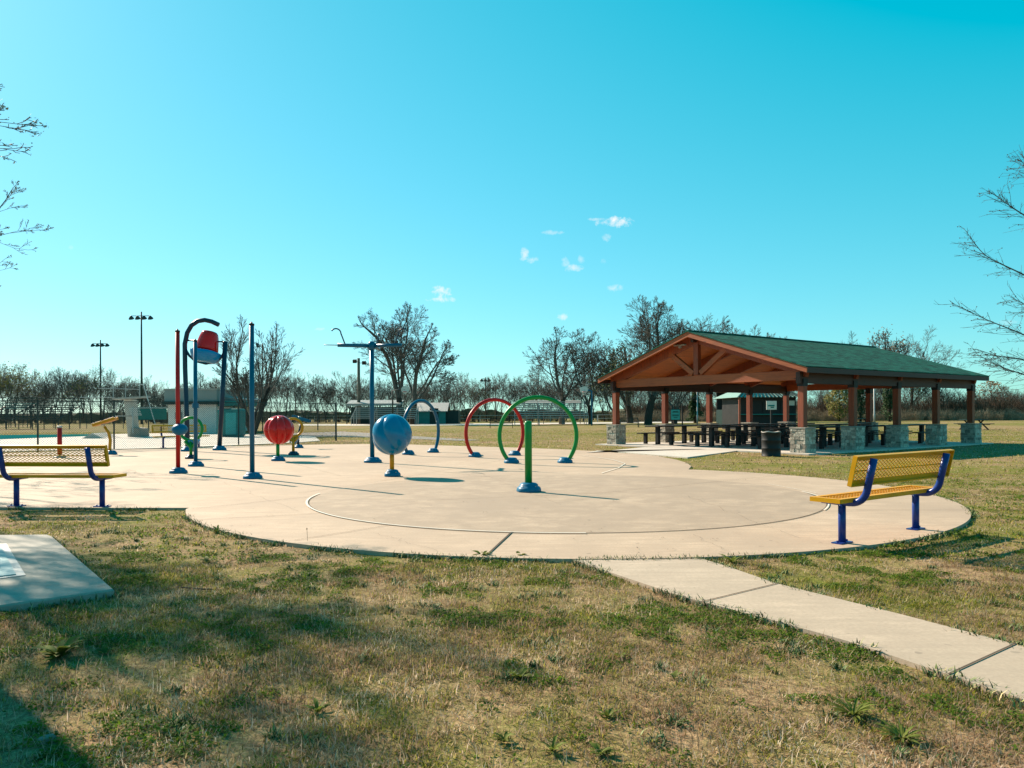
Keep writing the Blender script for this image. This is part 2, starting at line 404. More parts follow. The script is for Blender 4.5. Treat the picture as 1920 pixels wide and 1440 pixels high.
pathp = gl((1070, 1046.5), (1190, 1046), (1312, 1045), (1360, 1059), (1455, 1092), (1690, 1150), (1920, 1210), (2600, 1400), (2600, 1700), (1920, 1309), (1780, 1263), (1600, 1203), (1440, 1158), (1280, 1117), (1190, 1087))
sheet('walkway', pathp, -.006, M['concrete_path'])
mb = MB()
for q in (((1313, 1128), (1462, 1092)), ((1778, 1263), (1905, 1205)), ((1072, 1048), (1312, 1046.5))): strip(mb, gl(*q), .012, -.001)
tag(mb.build('walkway_joints', M['joint']), kind='structure')
pavpath = gl((1100, 849), (1209, 838.5), (1385, 841), (1400, 843), (1289, 857.7), (1235, 853.5), (1175, 848.5), (1120, 845))
sheet('pavilion_path', pavpath, .006, M['concrete_white'], .1)
slab1 = gl((-300, 1010), (88, 1007), (98, 1010), (215, 1112), (0, 1143), (-300, 1185))
SL = sheet('small_slab', slab1, .03, M['concrete_grey'], .1); SL.modifiers.new('bevel', 'BEVEL').width = .012
def gq(z, *q): return [G(*p, z) for p in q]
mb = MB(); hp = gq(.036, (-60, 1021), (12, 1019), (48, 1078), (-60, 1092))
hatch = thing('access_hatch', 'pale metal hatch plate set into the small grey slab at the left edge', 'hatch', (hp[1].x, hp[1].y, .03))
n = 4; loc0 = Vector((hp[1].x, hp[1].y, .03))
mb.add([v-loc0 for v in hp]+[v-loc0-Vector((0, 0, .005)) for v in hp], [(3, 2, 1, 0), (4, 5, 6, 7), (0, 1, 5, 4), (1, 2, 6, 5), (2, 3, 7, 6), (3, 0, 4, 7)])
part(hatch, 'frame', mb, M['steel'])
mb = MB(); hp2 = gq(.044, (-60, 1025), (2, 1024), (30, 1076), (-60, 1087))
mb.add([v-loc0 for v in hp2]+[v-loc0-Vector((0, 0, .01)) for v in hp2], [(3, 2, 1, 0), (4, 5, 6, 7), (0, 1, 5, 4), (1, 2, 6, 5), (2, 3, 7, 6), (3, 0, 4, 7)])
part(hatch, 'lid', mb, M['hatch'])
# far paths
for nm, q, mt in (('far_walkway', ((560, 797.5), (760, 797.8), (900, 796.5), (1130, 794), (1300, 792), (1300, 789.5), (1130, 791.5), (900, 793.5), (760, 794.5), (560, 795)), 'concrete_white'),
                  ('asphalt_path', ((540, 812), (640, 808.5), (690, 811), (790, 818), (900, 824), (870, 825.5), (700, 819.5), (620, 817.5), (540, 820)), 'asphalt'),):
    sheet(nm, gl(*q), GZ+.015, M[mt], .04)
# pool deck behind the dark fence
deck = gl((-600, 853), (0, 846.5), (213, 841.5), (330, 839), (430, 834.5), (560, 829), (600, 826), (590, 818), (430, 812), (330, 812), (240, 813), (150, 816), (-600, 819))
sheet('pool_deck', deck, -.004, M['concrete_white'], .05)
mb = MB(); q = gl((-600, 829), (0, 823.5), (165, 817.5), (168, 814.5), (0, 816), (-600, 819)); 
sheet('pool_water', q, .012, M['water'], .03)
# ------------------------------------------------------------------ helper shapes shared by the spray features
def foot(parent, r=.2, h=.15, mat='domeblue', loc=(0, 0, 0)):
    h *= .88
    mb = MB()
    def rf(a, t): return 1+.05*math.sin(3*a+1)+.03*math.sin(7*a)
    mb.lathe([(r*1.0, 0), (r*1.02, h*.15), (r*.97, h*.42), (r*.84, h*.58), (r*.78, h*.60), (r*.74, h*.80), (r*.60, h*.95), (r*.40, h), (.05, h)], 28, loc, rf)
    o = part(parent, 'base_cover', mb, M[mat], True)
    for a in (.6, 2.3, 4.1, 5.5):
        mb = MB(); mb.lathe([(.011, 0), (.011, .012), (.005, .015)], 8, (loc[0]+r*.80*math.cos(a), loc[1]+r*.80*math.sin(a), h*.59)); part(o, 'bolt', mb, M['steel'])
    return o
def pole(parent, name, h, r, mat, z0=0.0, n=18):
    mb = MB(); mb.tube([(0, 0, z0), (0, 0, h)], r, n)
    return part(parent, name, mb, M[mat], True)
def W(px, py, w, Y): return w*Y/F
# green bollard
p = G(991, 922); k = F/p.y
o = thing('spray_bollard', 'short green post with blue domed foot standing alone in the pad foreground', 'water spray', p)
foot(o, .205, .18)
mb = MB(); hh = 1.21; mb.lathe([(.062, .1), (.062, hh-.03), (.055, hh-.008), (.03, hh)], 24); part(o, 'post', mb, M['green'], True)
# blue flower pod
def pod(mb, c, r, n, tw, depth, flat=1.0, ph=0.0):
    prof = []; m = 36
    for i in range(m+1):
        t = -PI/2+PI*i/m; prof.append((r*max(.02, math.cos(t)), r*flat*math.sin(t)))
    def rf(a, t):
        x = n*(a+ph)/2+tw*n*math.sin((t-.2)*PI*.9)
        e = abs(math.sin(x))**.55; pinch = 1-.12*math.exp(-((t-1)/.08)**2)
        return (1-depth+depth*1.25*e)*pinch
    mb.lathe(prof, 160, c, rf)
p = G(735, 893)
o = thing('spray_flower', 'big glossy blue ball with folded petals on short yellow stem', 'water spray', p)
foot(o, .17, .17); pole(o, 'stem', .6, .048, 'orange', .08)
mb = MB(); pod(mb, (0, 0, .895), .42, 5, .55, .12, 1.05, 2.2); part(o, 'petal_ball', mb, M['blueball'], True)
p = G(521, 864)
o = thing('spray_flower', 'glossy red tulip shaped ball on short green stem between two poles', 'water spray', p)
foot(o, .19, .16); pole(o, 'stem', .65, .05, 'green', .08)
mb = MB(); pod(mb, (.04, 0, .89), .41, 8, .06, .17, 1.02, .6); part(o, 'petal_ball', mb, M['redgloss'], True)
# tee pole
p = G(698, 867); th = 3.2
o = thing('spray_tee', 'tall blue pole with outstretched arms and thin curled pipes on top', 'water spray', p)
foot(o, .24, .17); pole(o, 'post', th, .062, 'skyblue', .1)
mb = MB(); mb.lathe([(.07, th-.1), (.1, th-.06), (.1, th+.08), (.06, th+.13), (.01, th+.14)], 20); part(o, 'hub', mb, M['skyblue'], True)
for an, ln, ext in ((R(197), .92, .36), (R(-15), .88, 0), (R(88), .9, 0)):
    d = Vector((math.cos(an), math.sin(an), 0)); zz = th+.01
    mb = MB(); mb.tube([d*.06+Vector((0, 0, zz)), d*ln+Vector((0, 0, zz))], .05, 14)
    arm = part(o, 'arm', mb, M['skyblue'], True)
    if ext:
        mb = MB(); mb.tube([d*ln+Vector((0, 0, zz)), d*(ln+ext)+Vector((0, 0, zz))], .012, 8); part(arm, 'nozzle_pipe', mb, M['steel'], True)
    b = d*(ln*.75); pts = []
    for i in range(5): pts.append(b+d*(.02+.03*i)+Vector((0, 0, zz+.08*i)))
    cc = pts[-1]+d*.13
    for i in range(1, 9):
        a = PI-i*R(19); pts.append(cc+d*(.13*math.cos(a)+.0)+Vector((0, 0, .13*math.sin(a))))
    mb = MB(); mb.tube(pts, .018, 8); part(arm, 'curled_pipe', mb, M['navy'], True)
# plain poles
def spray_pole(px, py, h, r, mat, label, collar=None, head=None, fr=.19, fh=.15, capm='black'):
    p = G(px, py); o = thing('spray_pole', label, 'water spray', p)
    foot(o, fr, fh); pole(o, 'post', h, r, mat, .08)
    mb = MB(); mb.lathe([(r*1.12, h-.02), (r*1.12, h+.02), (r*.4, h+.03), (r*.3, h+.06)], 16); part(o, 'cap', mb, M[capm], True)
    if collar:
        mb = MB(); mb.lathe([(r*1.7, collar-.06), (r*1.7, collar+.06)], 12); part(o, 'collar', mb, M[mat])
    if head:
        mb = MB(); m = 20; prof = [(max(.01, head[1]*math.cos(-PI/2+PI*i/m)), head[2]*math.sin(-PI/2+PI*i/m)) for i in range(m+1)]
        mb.lathe(prof, 28, (0.05, -.02, head[0])); part(o, 'spray_head', mb, M['domeblue'], True)
    return o
spray_pole(334, 887, 3.25, .048, 'red', 'tall thin red pole with blue ball partway up and blue domed foot', head=(1.0, .175, .135))
spray_pole(473, 897, 3.22, .050, 'skyblue', 'tall plain blue pole standing just left of the red tulip ball')
spray_pole(367, 874, 3.25, .050, 'skyblue', 'blue pole with square collar in front of the green ring and tipping bucket', collar=1.57)
# bucket frame
pl, pr = G(352, 846), G(411, 844); mid = (pl+pr)/2; Yb = mid.y; kb = F/Yb
ux = (pr-pl).normalized()
o = thing('dumping_bucket', 'giant tipping bucket, red above blue, hung in a curved dark blue frame', 'water bucket', mid)
def fp(px, py, dy=0.0):
    v = P(px, py, Yb+dy); return v-mid
mb = MB(); mb.tube([Vector((pl-mid)), fp(349.5, 760), fp(347, 690), fp(346.5, 645), fp(351, 624), fp(359, 610), fp(371, 602), fp(384, 600), fp(397, 603), fp(410, 609)], .085, 14); part(o, 'curved_leg', mb, M['navy'], True)
mb = MB(); mb.tube([Vector((pr-mid)), fp(416, 760), fp(422.5, 640)], .085, 14); part(o, 'straight_leg', mb, M['navy'], True)
mb = MB(); mb.tube([fp(348, 638), fp(422, 641)], .03, 10); part(o, 'axle', mb, M['navy'], True)
mb = MB(); mb.tube([fp(348, 655), fp(355, 667), fp(366, 677), fp(386, 682), fp(406, 678), fp(417, 667), fp(421, 657)], .045, 10); part(o, 'lower_hoop', mb, M['navy'], True)
foot(o, .24, .2, loc=tuple(pl-mid)); foot(o, .24, .2, loc=tuple(pr-mid))
tilt = Matrix.Rotation(R(8), 3, 'Y') @ Matrix.Rotation(R(-10), 3, 'X')
cen = fp(388, 652)
def lathe_tilt(prof, n, rf=None):
    mb = MB(); mb.lathe(prof, n, (0, 0, 0), rf); mb.v = [tuple(tilt @ Vector(v)+cen) for v in mb.v]; return mb
b = part(o, 'bucket_shell', lathe_tilt([(.41, -.12), (.41, -.02), (.385, .15), (.345, .38), (.30, .54), (.25, .60), (.20, .61), (.02, .61)], 36), M['redgloss'], True)
part(b, 'bucket_rim', lathe_tilt([(.22, -.56), (.36, -.54), (.49, -.42), (.56, -.27), (.56, -.19), (.51, -.16), (.38, -.16)], 36, lambda a, t: 1+.05*math.sin(5*a)), M['cyan'], True)
# ring sprays
def ring_spray(px, py, zc, r, mat, label, face, fin='cyan'):
    p = G(px, py); o = thing('spray_ring', label, 'water spray', p)
    foot(o, .17, .14, 'navy')
    mb = MB(); mb.tube([(0, 0, .08), (0, 0, zc-r*1.0)], .045, 14); part(o, 'stem', mb, M[mat], True)
    ca, sa = math.cos(face), math.sin(face)
    mb = MB(); mb.tube([(r*math.cos(a)*ca, r*math.cos(a)*sa, zc+r*math.sin(a)) for a in np.linspace(0, 2*PI, 40, endpoint=False)], .045, 12, closed=True); part(o, 'ring', mb, M[mat], True)
    mb = MB()
    mb.tube([(0, 0, zc-r*1.7), (r*.5*ca, r*.5*sa, zc-r*1.05)], [.03, .055], 10); mb.tube([(0, 0, zc-r*1.7), (-r*.5*ca, -r*.5*sa, zc-r*1.05)], [.03, .055], 10)
    part(o, 'fork', mb, M[mat], True)
    mb = MB(); mb.lathe([(.04, zc-r*1.9), (r*.62, zc-r*1.02), (r*.64, zc-r*.98), (r*.5, zc-r*1.0)], 20, (0, .16, 0)); part(o, 'funnel', mb, M[fin], True)
    return o
ring_spray(358, 860, .90, .345, 'green', 'green hoop on forked green stem beside the red pole', 0)
ring_spray(550, 853, .90, .29, 'orange', 'yellow hoop on stem with pale blue funnel, half hidden by red ball', .25)
# water cannons (leaning post with tilted tray head)
def cannon(px, py, pts, head, mat, hmat, label):
    p = G(px, py); o = thing('water_cannon', label, 'water spray', p); foot(o, .17, .16)
    f = lambda q: P(q[0], q[1], p.y)-p
    mb = MB(); mb.tube([f(q) for q in pts], .05, 12); part(o, 'curved_post', mb, M[mat], True)
    a, b = f(head[0]), f(head[1]); mb = MB()
    d = (b-a).normalized(); up = Vector((0, 1, 0)).cross(d).normalized()
    if up.z < 0: up = -up
    for w0, off in ((.24, 0),):
        mb.beam(a, b, .24, .03, up)
        mb.beam(a+Vector((0, .12, 0))+up*.04, b+Vector((0, .12, 0))+up*.04, .03, .1, up); mb.beam(a-Vector((0, .12, 0))+up*.04, b-Vector((0, .12, 0))+up*.04, .03, .1, up)
    part(o, 'trough', mb, M[hmat], False, .008)
    mb = MB(); m_ = a*.62+b*.38; mb.tube([m_-up*.06, m_+up*.1], .06, 12); part(o, 'nozzle', mb, M['steel'], True)
cannon(209, 852, [(206, 850), (206, 838), (207, 825), (204, 812), (196, 800)], ((177, 799), (219, 786)), 'orange', 'orange', 'yellow curved post with tilted trough head behind the near left bench')
cannon(560, 840, [(559, 838), (559, 818), (563, 803), (566, 792)], ((548, 782), (581, 792)), 'navy', 'skyblue', 'dark blue leaning post with tilted blue trough behind the yellow hoop')
# short red bollard behind left bench
p = G(112, 858); o = thing('spray_bollard', 'short red post with pale cap and foot seen through the near left bench', 'water spray', p)
foot(o, .18, .09, 'steel')
mb = MB(); mb.tube([(0, 0, .05), (0, 0, .93)], .068, 16); part(o, 'post', mb, M['red'], True)
mb = MB(); mb.lathe([(.06, .93), (.075, .94), (.075, .99), (.05, 1.0), (.05, .97)], 18); part(o, 'cap', mb, M['steel'], True)
# arches
def arch(cx, cy, th, mat, label):
    o = thing('spray_arch', label, 'water arch', (cx, cy, 0), th)
    r, zc = 1.035, .73; a0 = -math.asin(zc/r)
    mb = MB(); mb.tube([(r*math.cos(a), 0, zc+r*math.sin(a)) for a in np.linspace(a0, PI-a0, 56)], .056, 14); part(o, 'hoop', mb, M[mat], True)
    for a in np.linspace(.35, PI-.35, 7):
        mb = MB(); mb.lathe([(.02, -.01), (.02, .012), (.009, .02)], 8, (r*.945*math.cos(a), 0, zc+r*.945*math.sin(a))); part(o, 'nozzle', mb, M['steel'])
    for s in (-1, 1):
        foot(o, .20, .17, loc=(s*r*math.cos(a0)*.98, 0, 0))
c1, c2 = G(957, 869), G(1060, 867)
arch((c1.x+c2.x)/2, (c1.y+c2.y)/2, 0.0, 'green', 'green circular spray arch, nearest and widest of the three arches')
arch(-.53, 23.7, R(32), 'red', 'red circular spray arch just left of the green one')
arch(-3.04, 25.4, R(62), 'skyblue', 'blue spray arch seen almost edge on behind the blue petal ball')
# ------------------------------------------------------------------ benches with expanded metal
def lattice(mb, w, h, fn, step=.032, t=.0045, asp=.55):
    """diamond mesh of thin bars in the rectangle w x h; fn(u, v, off) -> point"""
    m = asp; sp = step*1.6
    for sgn in (1, -1):
        c = -w/2-h/m
        while c < w/2+h/m:
            # line: u = c + sgn*(v)/m
            pts = []
            v0, v1 = 0.0, h
            u0, u1 = c, c+sgn*h/m
            if u0 > u1: u0, u1, v0, v1 = u1, u0, v1, v0
            if u1 > -w/2 and u0 < w/2 and u1-u0 > 1e-6:
                if u0 < -w/2: v0 += (v1-v0)*(-w/2-u0)/(u1-u0); u0 = -w/2
                if u1 > w/2: v1 -= (v1-v0)*(u1-w/2)/(u1-u0); u1 = w/2
                if u1-u0 > .004:
                    d = Vector((u1-u0, v1-v0)).normalized(); nn = Vector((-d.y, d.x))*t/2*1.4
                    q = [(u0+nn.x, v0+nn.y), (u0-nn.x, v0-nn.y), (u1-nn.x, v1-nn.y), (u1+nn.x, v1+nn.y)]
                    mb.add([fn(a, b, 0) for a, b in q]+[fn(a, b, t) for a, b in q], [(0, 1, 2, 3), (7, 6, 5, 4), (0, 4, 5, 1), (1, 5, 6, 2), (2, 6, 7, 3), (3, 7, 4, 0)])
            c += sp
def bench(loc, rz, sep, width, label, post_h=.42, mesh_mid=True):
    """origin midway between the posts; sitters face +y (local), back at -y"""
    o = thing('park_bench', label, 'bench', loc, rz)
    zs = .475; yb = -.24
    # curved tube frame: under the seat, bend, up the back
    for s in (-1, 1):
        x = s*sep/2
        mb = MB(); mb.tube([(x, 0, 0), (x, 0, post_h)], .038, 18); lg = part(o, 'leg', mb, M['blue'], True)
        mb = MB(); mb.box((x, 0, .007), (.22, .11, .012)); 
        for bx in (-.085, .085): mb.lathe([(.012, .012), (.012, .03), (.004, .033)], 8, (x+bx, 0, 0))
        part(lg, 'base_plate', mb, M['blue'], False)
        pts = [(x, .22, post_h+.004), (x, .05, post_h), (x, -.08, post_h-.002)]
        c = Vector((x, -.10, post_h+.17)); r = .17
        for i in range(9):
            a = -PI/2-R(77)*i/8; pts.append((x, c.y+r*math.cos(a), c.z+r*math.sin(a)))
        e = Vector(pts[-1]); dr = Vector((0, -.22, .975)).normalized()
        pts += [tuple(e+dr*.12), tuple(e+dr*.335)]
        mb = MB(); mb.tube(pts, .036, 16); part(o, 'support_tube', mb, M['blue'], True)
        for tz in (.66, .80):
            mb = MB(); mb.box((x, -.285-(tz-.66)*.22, tz), (.05, .05, .04)); part(o, 'bracket', mb, M['orange'])
    # seat : rim + mesh
    sd = .29; y0, y1 = -.13, .20
    mb = MB(); t = .045
    for (cx, cy, dx, dy) in ((0, y0, width, .012), (0, y1, width, .012), (-width/2, (y0+y1)/2, .012, y1-y0), (width/2, (y0+y1)/2, .012, y1-y0)):
        mb.box((cx, cy, zs-t/2), (dx, dy, t))
    for cy in (y0+.03, y1-.03): mb.box((0, cy, zs-.003), (width-.012, .048, .006))
    for cx in (-width/2+.03, width/2-.03): mb.box((cx, (y0+y1)/2, zs-.003), (.048, y1-y0-.11, .006))
    st = part(o, 'seat', mb, M['yellow'])
    mb = MB(); lattice(mb, width-.1, y1-y0-.1, lambda u, v, off: (u, y0+.05+v, zs-.012+off), .036); part(st, 'seat_mesh', mb, M['yellow'])
    # backrest, leaning
    dr = Vector((0, -.22, .975)).normalized(); nn = Vector((0, .975, .22)).normalized(); b0 = Vector((0, -.225, .615)); bh = .30
    def bf(u, v, off): q = b0+Vector((u, 0, 0))+dr*v+nn*off; return (q.x, q.y, q.z)
    rot = Matrix((Vector((1, 0, 0)), nn, dr)).transposed()
    mb = MB(); t = .045
    for (u, v, du, dv) in ((0, 0, width, .012), (0, bh, width, .012), (-width/2, bh/2, .012, bh), (width/2, bh/2, .012, bh)):
        mb.box(bf(u, v, 0), (du, t, dv), rot)
    for v in (.028, bh-.028): mb.box(bf(0, v, t/2-.004), (width-.012, .006, .045), rot)
    for u in (-width/2+.03, width/2-.03): mb.box(bf(u, bh/2, t/2-.004), (.045, .006, bh-.11), rot)
    if mesh_mid: mb.box(bf(0, bh/2, t/2-.02), (width-.02, .01, .014), rot)
    bk = part(o, 'backrest', mb, M['yellow'])
    mb = MB(); lattice(mb, width-.1, bh-.1, lambda u, v, off: bf(u, v+.05, t/2-.012+off), .042); part(bk, 'back_mesh', mb, M['yellow'])
    return o
q1, q2 = G(1579, 1018), G(1717, 992); d = (q2-q1)
bench((q1+q2)/2, math.atan2(d.y, d.x), d.length, 2.02, 'yellow mesh bench with blue tube frame on the right edge of the pad')
q1, q2 = G(31, 949), G(191.7, 950); d = (q2-q1)
bench((q1+q2)/2, math.atan2(d.y, d.x), d.length, 1.83, 'yellow mesh bench on blue legs seen from behind at the left edge')
q1, q2 = G(306, 840), G(373, 838); d = q2-q1
bench((q1+q2)/2, math.atan2(d.y, d.x)+PI, d.length, 2.1, 'small distant yellow bench behind the red pole by the pool fence')
# ------------------------------------------------------------------ pavilion
PAV = Vector((9.51, 24.84, 0)); PRZ = R(-54.6); RW, RL = 8.83, 11.85; BAY = RL/4
def pv(x, y, z=0): return PAV+Matrix.Rotation(PRZ, 3, 'Z') @ Vector((x, y, z))
sheet('pavilion_slab', [pv(x, y) for x, y in ((.62, -.62), (-9.45, -.62), (-9.45, RL+.6), (.62, RL+.6))], .012, M['concrete_white'], .14)
pav = thing('picnic_pavilion', 'open timber picnic pavilion with green shingle roof and stone column bases', 'pavilion', PAV, PRZ)
XC = -RW/2; HALF = RW/2+.52; ZR, ZE = 4.36, 2.80; YF, YB = -.55, RL+.45
def zr(x): return ZR-(ZR-ZE)*abs(x-XC)/HALF
fy = lambda p, t: (p[0], t, p[1])
for s in (-1, 1):
    xe = XC+s*HALF
    mb = MB(); poly = [(XC, ZR), (xe, ZE), (xe, ZE-.035), (XC, ZR-.035)]
    mb.prism(poly, YF-.03, YB+.03, fy); part(pav, 'roof', mb, M['shingle'], fix=True)
    mb = MB(); poly = [(XC, ZR-.037), (xe-s*.05, ZE-.037+.016), (xe-s*.05, ZE-.075+.016), (XC, ZR-.075)]
    mb.prism(poly, YF+.05, YB-.05, fy); part(pav, 'plank_ceiling', mb, M['plankwood'], fix=True)
    for yy in (YF, YB-.045):
        mb = MB(); poly = [(XC+s*.001, ZR-.037), (xe, ZE-.037), (xe, ZE-.21), (XC+s*.001, ZR-.225)]
        mb.prism(poly, yy, yy+.045, fy); part(pav, 'rake_board', mb, M['redwood'], fix=True)
    mb = MB(); mb.box((xe-s*.022, (YF+YB)/2, ZE-.125), (.04, YB-YF-.1, .17)); part(pav, 'fascia_board', mb, M['redwood_shade'])
    mb = MB(); mb.box((0 if s > 0 else -RW, RL/2, 2.455), (.16, RL+.5, .37)); part(pav, 'eave_beam', mb, M['redwood_shade'], bevel=.008)
mb = MB(); mb.box((XC, (YF+YB)/2, ZR+.0), (.18, YB-YF+.04, .05)); part(pav, 'ridge_cap', mb, M['shingle'])
mb = MB(); mb.box((XC, RL/2, ZR-.26), (.13, RL+.6, .30)); part(pav, 'ridge_beam', mb, M['redwood_shade'])
for j in range(5):
    y = j*BAY
    for s in (-1, 1):
        a = Vector((XC+s*.09, y, zr(XC)-.29)); b = Vector((XC+s*(HALF-.3), y, zr(XC+s*(HALF-.3))-.26))
        mb = MB(); mb.beam(a, b, .14, .34); part(pav, 'rafter', mb, M['redwoodz'], bevel=.008)
for y in (0, RL):
    mb = MB(); mb.box((XC, y-.002, 2.55), (RW-.17, .15, .32)); part(pav, 'tie_beam', mb, M['redwood'], bevel=.008)
    mb = MB(); mb.box((XC, y-.012, 3.38), (.22, .17, 1.28)); part(pav, 'king_post', mb, M['redwoodz'], bevel=.008)
    for s in (-1, 1):
        mb = MB(); mb.beam((XC+s*.17, y-.005, 2.80), (XC+s*1.35, y-.005, 3.62), .14, .20); part(pav, 'brace', mb, M['redwood'], bevel=.008)
mb = MB(); mb.box((XC-.75, -.12, 3.90), (.55, .1, .05)); mb.box((XC-.75, -.10, 3.85), (.1, .1, .12)); part(pav, 'floodlight', mb, M['alum'])
cols = [(0, j*BAY) for j in range(5)]+[(-RW, j*BAY) for j in range(5)]+[(XC, RL)]
for cx, cy in cols:
    mb = MB(); mb.box((cx, cy, .84+(2.35-.84)/2), (.215, .215, 1.51)); cl = part(pav, 'column', mb, M['redwoodz'], bevel=.01)
    mb = MB(); mb.box((cx, cy, .40), (.53, .53, .775)); rs_ = random.Random(int(cx*31+cy*17)+500); z = .012
    while z < .74:
        hh_ = rs_.uniform(.07, .15); hh_ = min(hh_, .785-z)
        for ax_, sg_ in ((0, 1), (0, -1), (1, 1), (1, -1)):
            t = -.275
            while t < .27:
                w_ = min(rs_.uniform(.10, .26), .285-t)
                if .285-t-w_ < .05: w_ = .285-t
                pr_ = rs_.uniform(.012, .04); c_ = t+w_/2; o_ = sg_*(.265+pr_/2-.02)
                mb.box((cx+(o_ if ax_ == 0 else c_), cy+(c_ if ax_ == 0 else o_), z+hh_/2), ((pr_+.04, w_-.012, hh_-.012) if ax_ == 0 else (w_-.012, pr_+.04, hh_-.012)))
                t += w_
        z += hh_
    sb = part(cl, 'stone_base', mb, M['stone'])
    mb = MB(); mb.box((cx, cy, .808), (.60, .60, .045)); part(cl, 'stone_cap', mb, M['concrete_grey'], bevel=.008)
    mb = MB(); mb.box((cx, cy, 2.30), (.245, .235, .24)); part(cl, 'bracket', mb, M['black'])
# picnic tables on the slab
def make_table(label, grp):
    o = thing('picnic_table', label, 'picnic table', (0, 0, 0), 0, grp); ln = 2.35
    mb = MB(); mb.box((0, 0, .755), (.78, ln, .05)); part(o, 'tabletop', mb, M['darkwood'], bevel=.008)
    for s in (-1, 1):
        mb = MB(); mb.box((s*.72, .0, .455), (.28, ln, .045)); bs = part(o, 'bench_seat', mb, M['darkwood'], bevel=.008)
        for t in (-1, 1):
            mb = MB(); mb.box((s*.72, t*.78, .225), (.13, .13, .43)); part(bs, 'bench_leg', mb, M['black'])
    for t in (-1, 1):
        mb = MB(); mb.box((0, t*.80, .375), (.15, .15, .73)); part(o, 'table_leg', mb, M['black'])
    return o
tg = 'dark picnic tables fixed in rows under the pavilion'
rows = ((-7.35, 'row by the left columns'), (-4.55, 'middle row'), (-1.65, 'row by the right columns')); nn_ = ('front', 'second', 'third', 'farthest')
t0 = None
for x, rn in rows:
    for j in range(4):
        lb = 'dark picnic table under the pavilion, %s in the %s' % (nn_[j], rn)
        q = pv(x, 1.75+j*2.85, .012)
        if t0 is None: t0 = make_table(lb, tg); t0.location = q; t0.rotation_euler.z = PRZ
        else: dup(t0, q, PRZ, lb)
# drum
p = G(1446, 853.5); o = thing('trash_drum', 'dark blue steel drum trash can on the grass before the pavilion corner', 'trash can', (p.x, p.y, GZ))
prof = [(.285, 0), (.295, .02), (.285, .03)]
for z in (.25, .5): prof += [(.285, z-.02), (.297, z), (.285, z+.02)]
prof += [(.285, .72), (.30, .735), (.29, .75), (.27, .74), (.265, .3)]
mb = MB(); mb.lathe(prof, 32); part(o, 'drum', mb, M['black'], True)
mb = MB(); mb.tube([(.283*math.cos(a), .283*math.sin(a), .755+.012*math.sin(5*a)) for a in np.linspace(0, 2*PI, 28, endpoint=False)], .016, 6, closed=True); part(o, 'bag_rim', mb, M['alum'], True)
# sign backboard on post near the drum
p = G(1447, 812); Yp = p.y+3
def sq(px, py, Y): return P(px, py, Y)
o = thing('court_sign', 'square white board on a dark post seen through the middle of the pavilion', 'sign', (sq(1447, 815, 52).x, 52, GZ))
b = o.location.copy(); f = lambda x, y: P(x, y, 52)-b
mb = MB(); mb.beam((0, .06, 0), f(1447, 768)+Vector((0, .06, 0)), .13, .13, (0, 1, 0)); part(o, 'post', mb, M['black'])
c = f(1446.5, 760); mb = MB(); mb.box(c, (.70, .05, .60)); bd = part(o, 'board', mb, M['white'], bevel=.01)
mb = MB(); mb.box(c+Vector((-.02, -.032, -.02)), (.44, .012, .10)); mb.box(c+Vector((.05, -.032, -.14)), (.22, .012, .08)); part(bd, 'marking', mb, M['teal'])
# ------------------------------------------------------------------ pipe rail fence across the field
def rail_fence(pxs, label, h=.95, step=3.45, mat='fencewhite', rails=(1.0, .52), r=.032):
    pts = [G(*q) for q in pxs]; pts = [Vector((a.x, a.y, GZ)) for a in pts]; b0 = pts[0].copy()
    o = thing('rail_fence', label, 'fence', b0)
    L_ = [a-b0 for a in pts]
    for f_ in rails:
        mb = MB(); mb.tube([a+Vector((0, 0, h*f_)) for a in L_], r, 6); part(o, 'rail', mb, M[mat])
    cnt = 0
    for i in range(len(L_)-1):
        d = L_[i+1]-L_[i]; n = max(1, round(d.length/step))
        for j in range(n+(1 if i == len(L_)-2 else 0)):
            if cnt >= 98: break
            q = L_[i]+d*j/n; mb = MB(); mb.tube([q, q+Vector((0, 0, h+.03))], r*1.4, 6); part(o, 'post', mb, M[mat]); cnt += 1
    return o
rail_fence(((455, 791.5), (700, 791.8), (900, 791.3), (1120, 790.4)), 'low white pipe rail fence across the field left of the pavilion', 1.0)
rail_fence(((1121, 791.5), (1235, 789), (1420, 787.5), (1640, 786.6), (1940, 785.5)), 'white pipe rail fence running behind the pavilion and off to the right', 1.05, 4.0)
rail_fence(((-60, 791), (330, 790)), 'low white rail fence on the far lawn beyond the pool at left', .55, 5, rails=(1.0,))
